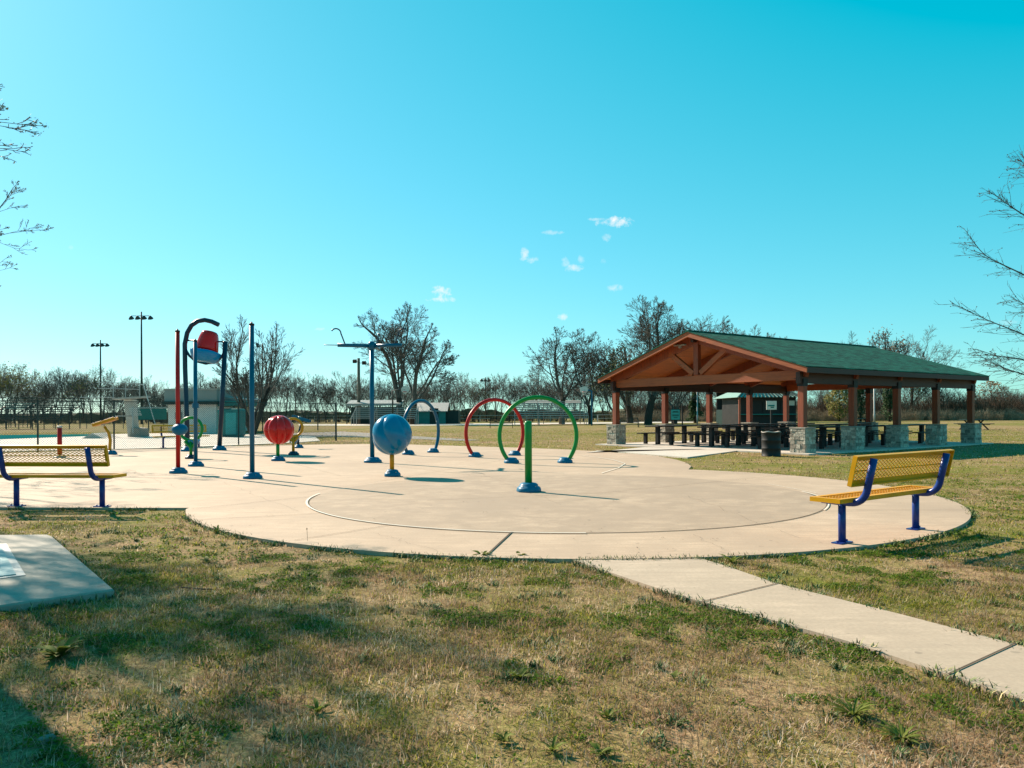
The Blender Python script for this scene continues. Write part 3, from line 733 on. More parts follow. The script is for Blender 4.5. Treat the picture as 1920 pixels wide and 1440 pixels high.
# ------------------------------------------------------------------ chain link pool fence
def chain_fence(pts, h, label, step=2.9, wob=(), top='fencedark', mesh=True, sp=.085, rmesh=.005, postr=.03):
    pts = [Vector((a.x, a.y, 0)) for a in pts]; b0 = pts[0].copy(); o = thing('chain_link_fence', label, 'fence', b0)
    Ls = [a-b0 for a in pts]; tot = sum((Ls[i+1]-Ls[i]).length for i in range(len(Ls)-1))
    def at(s):
        for i in range(len(Ls)-1):
            d = Ls[i+1]-Ls[i]
            if s <= d.length or i == len(Ls)-2: return Ls[i]+d.normalized()*min(s, d.length)
            s -= d.length
    n = int(round(tot/step))
    for i in range(n+1):
        q = at(tot*i/n); mb = MB(); rr = postr*(1.5 if i in (0, n) else 1); mb.tube([q, q+Vector((0, 0, h+.03))], rr, 8); part(o, 'post', mb, M['fencedark'])
    ss = np.linspace(0, tot, int(tot/.5)); mb = MB()
    mb.tube([at(s)+Vector((0, 0, h-.01+sum(a*math.exp(-((s-c)/w)**2) for c, a, w in wob))) for s in ss], .016, 6); part(o, 'top_rail', mb, M[top])
    if mesh:
        mb = MB(); m_ = int((tot+h)/sp)
        for sg in (1, -1):
            for i in range(m_):
                s0 = i*sp-(h if sg > 0 else 0); s1 = s0+h
                lo, hi = (0.02, h-.03) if sg > 0 else (h-.03, .02)
                z0, z1 = lo, hi
                if s0 < 0: z0 = lo+(hi-lo)*(-s0)/h; s0 = 0
                if s1 > tot: z1 = hi-(hi-lo)*(s1-tot)/h; s1 = tot
                if s1-s0 < .05: continue
                mb.tube([at(s0)+Vector((0, 0, z0)), at(s1)+Vector((0, 0, z1))], rmesh, 3, cap=False)
        part(o, 'chain_mesh', mb, M['fencedark'])
    return o
fa, fb = G(214, 842.5), G(630, 826.5); dd = (fa-fb)
chain_fence([fa+dd*.75, fa, fb], 1.86, 'dark chain link fence between the splash pad and the pool deck', 2.75, wob=((23.8, -.14, .7), (20.9, -.16, .8), (22.2, .04, .5)))
fc = G(700, 811) ; fb2 = fb+Vector((-.01, .03, 0))
chain_fence([G(596, 807), G(330, 806), G(-80, 800)], 1.9, 'far chain link fence on the other side of the pool deck', 3.2, mesh=False)
# ------------------------------------------------------------------ far buildings and furniture
def at_px(px, py): q = G(px, py); return Vector((q.x, q.y, GZ))
def pbox(mb, b, Y, x0, x1, y0, y1, dep, dy=0.0):
    """box whose near face spans pixels (x0..x1, y0..y1) at depth Y+dy"""
    a = P(x0, y1, Y+dy); c = P(x1, y0, Y+dy)
    lo = a.z; hi = c.z
    mb.box(((a.x+c.x)/2-b.x, Y+dy+dep/2-b.y, (lo+hi)/2-b.z), (abs(c.x-a.x), dep, hi-lo))
# pool house
Yh = 54.0; b = Vector((P(312, 0, Yh).x, Yh, 0)); z0 = 0
o = thing('pool_house', 'white block pool house with grey corrugated parapet beyond the red pole', 'building', b)
x1 = P(402, 0, Yh).x-b.x; zt = P(350, 757, Yh).z
mb = MB(); mb.box((x1/2, 4, zt/2), (x1, 8, zt)); part(o, 'wall', mb, M['blockw'])
mb = MB(); zz0, zz1 = P(350, 753, Yh).z, P(350, 731, Yh).z
mb.box((x1/2-.05, 4, (zz0+zz1)/2), (x1+.3, 8.3, zz1-zz0)); part(o, 'parapet', mb, M['corr'])
mb = MB(); mb.box((x1/2-.05, 4, zz1+.04), (x1+.4, 8.4, .09)); part(o, 'coping', mb, M['alum'])
mb = MB(); mb.box((x1/2-.05, 3.9, zz0-.10), (x1+.42, 8.6, .22)); part(o, 'fascia_board', mb, M['dkgreen'])
ex = P(436, 0, Yh).x-b.x
mb = MB(); mb.prism([(x1-2, zz0-.02), (ex, P(0, 751, Yh).z-.1), (ex, P(0, 762, Yh).z), (x1-2, zz0-.45)], .3, 7, fy); part(o, 'porch_roof', mb, M['teal'], fix=True)
mb = MB(); mb.prism([(x1-1.8, zz1-.1), (ex-.2, P(0, 749, Yh).z), (ex-.2, zz0-.22), (x1-1.8, zz0-.22)], .9, 8, fy); part(o, 'porch_gable', mb, M['corr'], fix=True)
mb = MB(); mb.box((ex-.25, .6, 1.0), (.12, .12, 2.0)); part(o, 'porch_post', mb, M['dkgreen'])
mb = MB(); mb.box((.75, -.04, 1.25), (.5, .06, .5)); part(o, 'vent', mb, M['corr'])
Yt = 45.0; b = Vector((P(424, 0, Yt).x, Yt, 0))
o = thing('portable_toilet', 'teal plastic cabin with rounded top beside the white pool house', 'portable toilet', b)
mb = MB(); w = P(445, 0, Yt).x-P(403, 0, Yt).x; h = P(0, 768, Yt).z; mb.box((0, .6, h/2), (w, 1.2, h)); part(o, 'cabin', mb, M['teal'], bevel=.12)
mb = MB(); mb.box((.18, -.015, h*.47), (w*.48, .04, h*.78)); part(o, 'door', mb, M['signface'], bevel=.02)
mb = MB(); mb.box((-w*.2, .5, h+.03), (w*.55, 1.0, .05)); part(o, 'roof', mb, M['alum'])
# teal long screen behind the slide
Ys = 60.0
for nm, x0, x1_, y0, y1, lb in (('wind_screen', 236, 312, 763, 787, 'long teal screen beyond the white pool slide'),):
    b = Vector((P((x0+x1_)/2, 0, Ys).x, Ys, 0)); o = thing(nm, lb, 'screen', b)
    mb = MB(); pbox(mb, b, Ys, x0, x1_, y0+3, y1, .05); part(o, 'panel', mb, M['teal'])
    mb = MB(); pbox(mb, b, Ys, x0, x1_, y0, y0+3, .1); part(o, 'top_band', mb, M['steel'])
    for x in (x0, (x0+x1_)/2, x1_):
        mb = MB(); q = P(x, 0, Ys); mb.tube([(q.x-b.x, .12, 0), (q.x-b.x, .12, P(0, y0, Ys).z)], .05, 8); part(o, 'post', mb, M['fencedark'])
# bleachers
def bleacher(label, x0, x1_, ytop, ybot, Y, rows, mat='alum', back=True, slope=.8, under='steel', lift=0):
    b = Vector((P((x0+x1_)/2, 0, Y).x, Y, GZ)); o = thing('bleachers', label, 'bleachers', b)
    w = P(x1_, 0, Y).x-P(x0, 0, Y).x; zt = P(0, ytop, Y).z-GZ; zb = P(0, ybot, Y).z-GZ
    for i in range(rows):
        z = zb+(zt-zb)*i/max(1, rows-1); mb = MB(); mb.box((0, i*slope, z), (w, .32, .06)); part(o, 'seat_plank', mb, M[mat])
        mb = MB(); mb.box((0, i*slope-.35, z-.18), (w, .3, .04)); part(o, 'foot_plank', mb, M[under])
    n = max(3, int(w/2.2))
    for i in range(n+1):
        x = -w/2+w*i/n; mb = MB()
        mb.beam((x, -.3, max(0, zb-.25)), (x, (rows-1)*slope, zt-.05), .06, .1)
        mb.beam((x, (rows-1)*slope, 0), (x, (rows-1)*slope, zt), .07, .07); mb.beam((x, 0, 0), (x, 0, zb), .06, .06)
        mb.beam((x, (rows-1)*slope*.5, 0), (x, (rows-1)*slope*.5, (zt+zb)/2), .06, .06)
        part(o, 'frame', mb, M['fencedark' if under != 'steel' else 'steel'])
    if back:
        mb = MB(); yb = (rows-1)*slope+.25
        for zz in (.35, .7): mb.beam((-w/2, yb, zt+zz), (w/2, yb, zt+zz), .05, .05)
        for i in range(n+1): mb.beam((-w/2+w*i/n, yb, zt-.1), (-w/2+w*i/n, yb, zt+.7), .05, .05)
        part(o, 'back_rail', mb, M['fencedark'])
    return o
bleacher('dark bleachers seen above the near left bench at the left edge', -40, 106, 760, 785, 72, 7, mat='fencedark', under='black', slope=.6)
bleacher('second dark grandstand far left, lower and set further back', -70, 48, 757, 766, 84, 4, mat='teal', under='fencedark', slope=.5)
bleacher('pale aluminium bleachers seen through the green arch', 962, 1100, 756, 784, 84, 8, back=False, slope=.7)
bleacher('weathered bleachers in shade behind the tall blue tee pole', 655, 775, 766, 785, 90, 6, back=False, slope=.6)
# long canopy roof strip behind tee pole
b = Vector((P(700, 0, 97).x, 97, GZ)); o = thing('dugout_shelter', 'long low shelter with pale tin roof behind the blue tee pole', 'shelter', b)
mb = MB(); a = P(650, 757, 97)-b; c = P(752, 756, 97)-b; mb.prism([(0, a.z-.25), (0, a.z+.02), (2.4, a.z+.5), (2.4, a.z+.25)], a.x, c.x, lambda p, t: (t, p[0], p[1])); part(o, 'roof', mb, M['corr'], fix=True)
for i in range(6):
    x = a.x+(c.x-a.x)*i/5; mb = MB(); mb.beam((x, .1, 0), (x, .1, a.z-.1), .1, .1); part(o, 'post', mb, M['dkgreen'])
mb = MB(); mb.box(((a.x+c.x)/2, 2.5, a.z*.42), (c.x-a.x, .08, a.z*.84)); part(o, 'back_wall', mb, M['dkgreen'])
# pale strip roof beside pale bleachers
b = Vector((P(1010, 0, 92).x, 92, GZ)); o = thing('press_roof', 'flat weathered tin awning over the pale bleachers', 'awning', b)
mb = MB(); a = P(985, 756, 92)-b; c = P(1090, 751, 92)-b; mb.prism([(0, a.z-.05), (0, a.z+.05), (1.8, c.z+.05), (1.8, c.z-.05)], a.x, c.x, lambda p, t: (t, p[0], p[1])); part(o, 'roof', mb, M['alum'], fix=True)
for i in range(4):
    x = a.x+(c.x-a.x)*i/3; mb = MB(); mb.beam((x, 1.7, 0), (x, 1.7, c.z), .09, .09); part(o, 'post', mb, M['greywood'])
# storage shed
Yg = 96; b = Vector((P(810, 0, Yg).x, Yg, GZ)); o = thing('storage_shed', 'teal shed with pale gable roof behind the blue arch', 'shed', b)
a, c = P(778, 787, Yg)-b, P(835, 769, Yg)-b
mb = MB(); mb.box(((a.x+c.x)/2, 2.4, c.z/2), (c.x-a.x, 4.8, c.z)); part(o, 'wall', mb, M['teal'])
zt = (P(0, 758, Yg)-b).z
for s in (0, 1):
    mb = MB(); yy = (-.35, 2.4, 5.15); poly = [(yy[0], c.z-.12), (2.4, zt), (2.4, zt-.08), (yy[0], c.z-.2)] if s == 0 else [(yy[2], c.z-.12), (2.4, zt), (2.4, zt-.08), (yy[2], c.z-.2)]
    mb.prism(poly, a.x-.3, c.x+.3, lambda p, t: (t, p[0], p[1])); part(o, 'roof', mb, M['corr'], fix=True)
mb = MB(); mb.prism([(0, c.z), (4.8, c.z), (2.4, zt-.09)], c.x-.06, c.x, lambda p, t: (t, p[0], p[1])); part(o, 'gable', mb, M['teal'], fix=True)
mb = MB(); mb.box(((a.x+c.x)/2+.5, -.03, 1.0), (1.1, .05, 2.0)); part(o, 'door', mb, M['dkgreen'])
mb = MB(); x = P(845, 0, Yg).x-b.x; mb.box(((c.x+x)/2+.1, 2.6, .85), (x-c.x+1.2, 3.6, 1.7)); part(o, 'lean_to', mb, M['dkgreen'])
# concession stand behind the pavilion
Yk = 56.0; b = Vector((P(1435, 0, Yk).x, Yk, GZ)); o = thing('concession_stand', 'dark green concession stand with pale green hip roof behind the pavilion', 'building', b)
f = lambda x, y, Y=Yk: P(x, y, Y)-b
xl, xr = f(1388, 0).x, f(1492, 0).x; ze = f(0, 751).z; zp = f(0, 722).z
mb = MB(); mb.box(((xl+xr)/2, 2.8, ze*.5), (xr-xl, 5.0, ze)); part(o, 'wall', mb, M['black'])
el, er = f(1374, 0).x, f(1500, 0).x
mb = MB(); xm0, xm1 = f(1425, 0).x, f(1462, 0).x
vs = [(el, -.6, ze), (er, -.6, ze), (er, 6.2, ze), (el, 6.2, ze), (xm0, 2.8, zp), (xm1, 2.8, zp)]
mb.add(vs, [(0, 1, 5, 4), (1, 2, 5), (2, 3, 4, 5), (3, 0, 4), (3, 2, 1, 0)]); part(o, 'roof', mb, M['greenroof'])
mb = MB(); 
for t in np.linspace(.03, .97, 17): 
    x = el+(er-el)*t; xt = xm0+(xm1-xm0)*t; mb.beam((x, -.6, ze+.03), (xt, 2.8, zp+.03), .09, .07)
part(o, 'roof_seam', mb, M['dkgreen'])
mb = MB(); mb.box(((xl+xr)/2, .24, f(0, 783).z), (xr-xl+.2, .5, .06)); part(o, 'counter', mb, M['teal'])
for t in (.12, .40, .72):
    mb = MB(); mb.box((xl+(xr-xl)*t+.5, .27, ze*.66), (1.0, .05, ze*.42)); w_ = part(o, 'service_window', mb, M['black'])
mb = MB(); mb.box((f(1482, 0).x, .20, f(0, 762).z), (.5, .05, .36)); part(o, 'menu_board', mb, M['white'])
for t in (0, 1):
    mb = MB(); x = el+.25 if t == 0 else er-.25; mb.box((x, -.4, ze/2), (.12, .12, ze)); part(o, 'porch_post', mb, M['redwoodz'])
Yk2 = 66.0; b = Vector((P(1372, 0, Yk2).x, Yk2, GZ)); o = thing('announcer_booth', 'dark green flat roofed booth with pale corner post left of the concession stand', 'booth', b)
f = lambda x, y: P(x, y, Yk2)-b
x0, x1_ = f(1357, 0).x, f(1394, 0).x; zt = f(0, 739).z
mb = MB(); mb.box(((x0+x1_)/2, 1.5, f(0, 774).z/2), (x1_-x0, 3, f(0, 774).z)); part(o, 'lower_wall', mb, M['dkgreen'])
mb = MB(); mb.box(((x0+x1_)/2, 2.8, zt/2+.8), (x1_-x0, .1, zt-1.6)); part(o, 'back_wall', mb, M['black'])
mb = MB(); mb.box(((x0+x1_)/2-.3, 1.4, zt+.1), (x1_-x0+1.4, 4, .22)); part(o, 'roof', mb, M['dkgreen'])
for x in (x0, x1_):
    mb = MB(); mb.box((x, -.06, zt/2), (.12, .12, zt)); part(o, 'corner_post', mb, M['steel'])
mb = MB(); mb.box(((x0+x1_)/2+.1, -.04, f(0, 780).z), (.35, .05, .45)); part(o, 'notice', mb, M['white'])
# park information sign
Yn = 62.0; b = Vector((P(1266, 0, Yn).x, Yn, GZ)); o = thing('park_sign', 'teal notice sign in black frame on two posts behind the pavilion', 'sign', b)
f = lambda x, y: P(x, y, Yn)-b
for x in (1256.5, 1276): mb = MB(); mb.box((f(x, 0).x, 0, f(0, 765).z/2), (.09, .09, f(0, 765).z)); part(o, 'post', mb, M['black'])
mb = MB(); c0, c1_ = f(1257, 788), f(1275.5, 767); mb.box(((c0.x+c1_.x)/2, 0, (c0.z+c1_.z)/2), (c1_.x-c0.x, .06, c1_.z-c0.z)); part(o, 'frame', mb, M['black'])
mb = MB(); mb.box(((c0.x+c1_.x)/2, -.04, (c0.z+c1_.z)/2), (c1_.x-c0.x-.1, .03, c1_.z-c0.z-.1)); fc_ = part(o, 'sign_face', mb, M['signface'])
mb = MB(); cz = (c0.z+c1_.z)/2; cx = (c0.x+c1_.x)/2
for zz, ww in ((.27, .42), (.2, .5), (-.02, .55), (-.10, .5), (-.24, .32)): mb.box((cx, -.062, cz+zz), (ww, .012, .045))
part(fc_, 'lettering', mb, M['dkgreen'])
# metal benches in the field
def field_bench(px, py, w, label, mat='black', rz=0):
    q = at_px(px, py); o = thing('metal_bench', label, 'bench', q, rz); s = q.y/F; wd = w*s
    for sx in (-1, 1):
        mb = MB(); x = sx*wd/2; mb.beam((x, -.25, 0), (x, -.25, .62), .05, .05); mb.beam((x, .22, 0), (x, .28, .86), .05, .05); mb.beam((x, -.27, .6), (x, .26, .62), .05, .05); part(o, 'leg', mb, M[mat])
    mb = MB()
    for i in range(5): mb.box((0, -.22+i*.1, .42), (wd, .06, .03))
    part(o, 'seat', mb, M[mat])
    mb = MB(); mb.box((0, .27, .86), (wd, .04, .05)); mb.box((0, .24, .48), (wd, .04, .04))
    for i in range(26): mb.box((-wd/2+wd*(i+.5)/26, .255, .67), (.022, .02, .36))
    part(o, 'backrest', mb, M[mat])
field_bench(940, 802, 42, 'black metal slatted bench on the lawn seen through the spray arches')
field_bench(1180, 800.5, 34, 'dark green metal bench on the lawn behind the left pavilion column', 'dkgreen')
def field_table(px, py, label):
    q = at_px(px, py); o = thing('picnic_table', label, 'picnic table', q, R(12))
    mb = MB(); mb.box((0, 0, .74), (1.9, .75, .06)); part(o, 'tabletop', mb, M['dkgreen'])
    for s in (-1, 1): mb = MB(); mb.box((0, s*.72, .44), (1.9, .26, .05)); part(o, 'bench_seat', mb, M['dkgreen'])
    for s in (-1, 1): mb = MB(); mb.beam((s*.6, -.7, 0), (s*.6, .25, .72), .07, .07); mb.beam((s*.6, .7, 0), (s*.6, -.25, .72), .07, .07); mb.beam((s*.6, -.8, .4), (s*.6, .8, .4), .06, .06); part(o, 'leg', mb, M['black'])
field_table(1826, 805, 'dark picnic table on open grass behind the last right pavilion column')
field_table(1612, 800, 'dark picnic table on the grass behind the far end of the pavilion')
# ------------------------------------------------------------------ light poles
def light_pole(px, ytop, ybase, Y, label, arms, wpx, wood_=False):
    b = Vector((P(px, 0, Y).x, Y, GZ)); o = thing('light_pole', label, 'light pole', b); z = P(px, ytop, Y).z
    mb = MB(); mb.tube([(0, 0, 0), (0, 0, z)], [.17, .10], 10); part(o, 'pole', mb, M['greywood' if wood_ else 'fencedark'], True)
    w = wpx*Y/F
    for kk, (dz, n, sc) in enumerate(arms):
        mb = MB(); mb.beam((-w/2*sc, -.1, z-dz), (w/2*sc, -.1, z-dz), .08, .08); cr = part(o, 'crossarm', mb, M['fencedark'])
        for i in range(n):
            x = -w/2*sc+w*sc*i/(n-1); mb = MB()
            rot = Matrix.Rotation(R(25), 3, 'X')
            mb.lathe([(.05, .2), (.14, .12), (.30, -.1), (.33, -.22), (.28, -.22)], 10); mb.v = [tuple(rot @ Vector(v)*1.15+Vector((x, -.2, z-dz-.22))) for v in mb.v]
            part(cr, 'lamp', mb, M['fencedark'], True)
    return o
light_pole(262.5, 584, 795, 108, 'tallest ball field light pole, wide rack of four lamps, far left', ((.6, 4, 1.0),), 36)
light_pole(185.5, 637, 792, 128, 'shorter ball field light pole left of the tallest one', ((.6, 4, 1.0),), 27)
light_pole(907, 707, 784, 150, 'far light pole with two tiers of lamps above the red arch', ((.3, 3, 1.0), (2.2, 3, .8)), 14, True)
light_pole(925.5, 722, 783, 165, 'small far light pole with single lamp bar right of the two tier one', ((.3, 2, 1.0),), 8, True)
Y = 98.0; b = Vector((P(669.5, 0, Y).x, Y, GZ)); o = thing('floodlight_pole', 'grey wooden pole with two floodlights left of the blue tee pole', 'light pole', b); z = P(0, 674, Y).z
mb = MB(); mb.tube([(0, 0, 0), (0, 0, z)], [.24, .17], 10); part(o, 'pole', mb, M['greywood'], True)
for dx, zz in ((-.45, 680), (.75, 683)):
    mb = MB(); mb.box((dx, -.25, P(0, zz, Y).z), (.5, .35, .42), Matrix.Rotation(R(20), 3, 'X')); mb.beam((0, 0, P(0, zz, Y).z), (dx, -.1, P(0, zz, Y).z), .06, .06); part(o, 'floodlight', mb, M['black'], bevel=.03)
Y = 60.0; b = Vector((P(489, 0, Y).x, Y, GZ)); o = thing('lamp_post', 'thin post with one side lamp right of the tall plain blue pole', 'light pole', b); z = P(0, 646, Y).z
mb = MB(); mb.tube([(0, 0, 0), (0, 0, z)], .045, 8); part(o, 'pole', mb, M['fencedark'], True)
mb = MB(); mb.beam((0, 0, z-.08), (-.3, 0, z-.08), .04, .04); mb.box((-.38, 0, z-.12), (.16, .2, .34), Matrix.Rotation(R(-12), 3, 'Y')); part(o, 'lamp', mb, M['fencedark'])
def simple_pole(px, yt, Y, r, label, cat='pole', mat='steel'):
    b = Vector((P(px, 0, Y).x, Y, GZ)); mb = MB(); z = P(px, yt, Y).z-GZ
    mb.lathe([(r, 0), (r, z*.25), (r*.8, z*.26), (r*.8, z), (r*.3, z+.05)], 10); ob = mb.build('metal_pole', M[mat], None, True, loc=b); tag(ob, label, cat)
simple_pole(1304, 722, 82, .09, 'pale steel pole between the second and third left pavilion columns')
simple_pole(1636, 722, 82, .09, 'pale steel pole behind the right end of the pavilion')
simple_pole(1536, 690, 130, .08, 'thin far pole seen through the pavilion between front columns', mat='fencedark')
# basketball goals
def hoop(px_pole, px_b, yb, ybase, Y, r, label, mat, mount=-1):
    b = Vector((P(px_pole, 0, Y).x, Y, GZ)); o = thing('basketball_goal', label, 'basketball goal', b)
    z = P(0, yb, Y).z-GZ; dx = P(px_b, 0, Y).x-b.x
    mb = MB(); mb.tube([(0, 0, 0), (0, 0, z-.1), (dx*.4, -.1, z-.05), (dx, -.12, z)], .09, 8); part(o, 'pole', mb, M[mat], True)
    n = 14; poly = []
    for i in range(n):
        a = 2*PI*i/n+PI/2; poly.append((dx+r*math.cos(a), z+r*math.sin(a)*(.92 if math.sin(a) > 0 else .85)))
    mb = MB(); mb.prism(poly, -.2, -.15, fy); bb_ = part(o, 'backboard', mb, M['white'], fix=True)
    mb = MB(); mb.tube([(dx+.22*math.cos(a), -.45+.22*math.sin(a), z-r*.45) for a in np.linspace(0, 2*PI, 16, endpoint=False)], .02, 6, closed=True); part(o, 'rim', mb, M['redgloss'])
    mb = MB()
    for i in range(10):
        a = 2*PI*i/10; mb.tube([(dx+.22*math.cos(a), -.45+.22*math.sin(a), z-r*.45), (dx+.13*math.cos(a+.5), -.45+.13*math.sin(a+.5), z-r*.45-.35)], .012, 3)
    part(o, 'net', mb, M['white'])
hoop(1106, 1091.5, 736, 792, 80, .42, 'basketball goal with fan shaped white backboard on blue pole by the pavilion', 'domeblue')
hoop(733, 757, 734, 786, 84, .46, 'basketball goal with pale backboard on thin dark pole before the big tree', 'fencedark')
# ------------------------------------------------------------------ diving platform and slide
Y = 46.0; b = Vector((P(240, 0, Y).x, Y, 0)); f = lambda x, y, dy=0: P(x, y, Y+dy)-b
o = thing('diving_platform', 'white concrete diving tower with long boards and pipe rails at the pool', 'diving platform', b)
mb = MB()
mb.prism([(f(236, 0).x, 0), (f(229, 0).x, f(0, 750).z), (f(242, 0).x, f(0, 750).z), (f(248, 0).x, 0)], 0, .7, fy); part(o, 'tower', mb, M['concrete_white'], fix=True)
mb = MB(); mb.prism([(f(243, 0).x, 0), (f(246, 0).x, .55), (f(260, 0).x, .5), (f(262, 0).x, 0)], -.2, 1.0, fy); part(o, 'plinth', mb, M['concrete_grey'], fix=True)
mb = MB(); mb.beam(f(214, 748), f(279, 744), .55, .10); part(o, 'upper_board', mb, M['alum'])
mb = MB(); mb.beam(f(218, 780, -1), f(246, 780, -1), .5, .07); part(o, 'lower_board', mb, M['alum'])
mb = MB()
for dy in (-.3, .3):
    for y_ in (719, 730):
        mb.tube([f(184, y_-2, dy), f(262, y_, dy)], .022, 6)
    for x in (212.5, 235, 262): mb.tube([f(x, 718, dy), f(x, 747, dy)], .022, 6)
    mb.tube([f(150, 745, dy), f(215, 745, dy)], .022, 6)
part(o, 'handrail', mb, M['steel'])
mb = MB()
for dy in (-.35, .35):
    mb.tube([f(262, 720, dy), f(269, 722, dy), f(273, 735, dy), f(283, 768, dy), f(291, 795, dy)], .03, 8)
for i in range(9):
    t = i/8; a = f(274+16*t, 740+54*t, -.35); c = f(274+16*t, 740+54*t, .35); mb.tube([a, c], .02, 6)
part(o, 'ladder', mb, M['fencewhite'])
mb = MB()
for i in range(5): mb.box(f(251+i*1.2, 766+i*3, -.5), (.5, .3, .04))
part(o, 'step', mb, M['white'])
mb = MB()
for x in (214, 249): mb.tube([f(x, 762, -1.2), f(x, 812, -1.2)], .04, 8)
mb.tube([f(214, 762, -1.2), f(221, 762, -1.2)], .04, 8)
part(o, 'standard', mb, M['fencewhite'])
# white pool slide hump at pool edge
q = G(173, 822); b = Vector((q.x, q.y, 0)); o = thing('pool_ramp', 'small white concrete ramp at the near corner of the pool', 'ramp', b)
mb = MB(); mb.prism([(-.6, 0), (0, .30), (.55, .05), (.9, 0)], 0, 1.6, fy); part(o, 'ramp_body', mb, M['concrete_white'], fix=True)
# ------------------------------------------------------------------ bare trees
def ltube(mb, pts, rs, n):
    o = len(mb.v); t = (pts[-1]-pts[0]); 
    if t.length < 1e-6: return
    t.normalize(); u = t.orthogonal().normalized(); w = t.cross(u)
    cs = [(math.cos(2*PI*k/n), math.sin(2*PI*k/n)) for k in range(n)]
    for p, r in zip(pts, rs):
        for c, s in cs: mb.v.append((p.x+(u.x*c+w.x*s)*r, p.y+(u.y*c+w.y*s)*r, p.z+(u.z*c+w.z*s)*r))
    for i in range(len(pts)-1):
        for k in range(n):
            a = o+i*n+k; b = o+i*n+(k+1) % n; mb.f.append((a, b, b+n, a+n))
def grow(rng, mbs, p, d, L_, r, lev, cfg, tips):
    maxl = cfg['lev']; ns = cfg['seg'][min(lev, len(cfg['seg'])-1)]
    pts = [p]; rs = [r]; dirs = [d]; q = p; dd = d
    r1 = max(cfg['rmin'], r*(.5 if lev else .72))
    for i in range(ns):
        dd = (dd+Vector((rng.gauss(0, 1), rng.gauss(0, 1), rng.gauss(0, 1)))*cfg['wob'][min(lev, len(cfg['wob'])-1)]+Vector((0, 0, cfg['up'][min(lev, len(cfg['up'])-1)]))).normalized()
        q = q+dd*(L_/ns); pts.append(q); rs.append(r+(r1-r)*(i+1)/ns); dirs.append(dd)
    ltube(mbs[0 if lev == 0 else 1], pts, rs, cfg['sides'][min(lev, len(cfg['sides'])-1)])
    if lev >= maxl: tips.append((pts[-1], dd, pts[0])); return
    nc = cfg['n'][min(lev, len(cfg['n'])-1)]; st = cfg['start'][min(lev, len(cfg['start'])-1)]
    off = rng.random()*6.28
    for i in range(nc):
        t = 1 if i == 0 else st+(1-st)*(i-.3+rng.random()*.6)/nc
        t = min(t, 1.0); x = t*ns; k = min(int(x), ns-1); fpt = x-k
        bp = pts[k].lerp(pts[k+1], fpt); bd = dirs[k+1]
        ang = (.15 if i == 0 else cfg['ang'][min(lev, len(cfg['ang'])-1)]*(.75+.5*rng.random()))
        az = off+i*2.4+rng.random()*.5
        u = bd.orthogonal().normalized(); w = bd.cross(u)
        nd = (bd*math.cos(ang)+(u*math.cos(az)+w*math.sin(az))*math.sin(ang)).normalized()
        if nd.z < -.15: nd.z *= .3; nd.normalize()
        ratio = cfg['ratio'][min(lev, len(cfg['ratio'])-1)]
        br = (rs[k]+(rs[k+1]-rs[k])*fpt)*(.82 if i == 0 else cfg.get('rf', .42))
        grow(rng, mbs, bp, nd, L_*ratio*(1.0 if i == 0 else .80+.35*rng.random())*(1.25-.75*t if i and lev else 1)*(.45 if i == 0 and lev else 1), max(cfg['rmin'], br), lev+1, cfg, tips)
BASE = dict(lev=5, seg=[4, 7, 4, 3, 2, 1], wob=[.06, .12, .15, .16, .18, .2], up=[.03, .08, .09, .05, .03, .02], sides=[8, 6, 4, 3, 3, 3],
            n=[4, 8, 6, 5, 4], start=[.75, .22, .25, .25, .2], ang=[.42, .85, .7, .65, .6], ratio=[2.6, .58, .58, .55, .5], rmin=.018)
def make_tree(seed, H, r0, trunk=.25, **kw):
    cfg = dict(BASE); cfg.update(kw); stems = cfg.get('stems', 1); k = 1.0
    for ps in (0, 1):
        rng = random.Random(seed); mbs = [MB(), MB()]; tips = []; c2 = dict(cfg)
        if ps == 0: c2['lev'] = min(3, cfg['lev'])
        for s in range(stems):
            a = 6.28*s/max(1, stems)+rng.random(); ln = cfg.get('lean', .0)+(.32 if stems > 1 else 0)
            d = Vector((math.cos(a)*ln, math.sin(a)*ln, 1)).normalized()
            rg = random.Random(seed*31+s)
            grow(rg, mbs, Vector((math.cos(a)*r0*.5*(stems > 1), math.sin(a)*r0*.5*(stems > 1), -.1)), d, H*k*trunk*(1 if s == 0 else rng.uniform(.6, 1.2)), r0, 0, c2, tips)
        zmax = max(v[2] for v in mbs[1].v)
        if ps == 0: k = H/zmax*.93
    sc = H/zmax
    for m in mbs: m.v = [(x*sc, y*sc, z*sc) for x, y, z in m.v]
    return mbs, [(p*sc, d, q*sc) for p, d, q in tips]
def leaves(tips, rng, frac, size, per=2, spread=.3, cond=None):
    mb = MB()
    for p, d, q in tips:
        if rng.random() > frac or (cond and not cond(p)): continue
        for _ in range(per):
            c = p.lerp(q, rng.random())+Vector((rng.gauss(0, spread), rng.gauss(0, spread), rng.gauss(0, spread)))
            a = Vector((rng.gauss(0, 1), rng.gauss(0, 1), rng.gauss(0, 1))).normalized(); b = a.orthogonal().normalized()
            s = size*(.6+.8*rng.random()); mb.add([c-a*s, c+b*s*.5, c+a*s, c-b*s*.5], [(0, 1, 2, 3)])
    return mb
def tree_thing(name, label, tr, loc, rz=0, bark='bark', twig='twig', group=None, lf=None, lfm='bud', sc=1):
    o = thing(name, label, 'tree', loc, rz, group); mbs, tips = tr
    part(o, 'trunk', mbs[0], M[bark], True); part(o, 'branches', mbs[1], M[twig], True)
    if lf is not None and len(lf.f): part(o, 'foliage', lf, M[lfm])
    o.scale = (sc,)*3; return o
def tree_at(px, Y): return Vector((P(px, 0, Y).x, Y, GZ-.05))
def hh(ytop, Y): return P(960, ytop, Y).z-GZ
rng = random.Random(5)
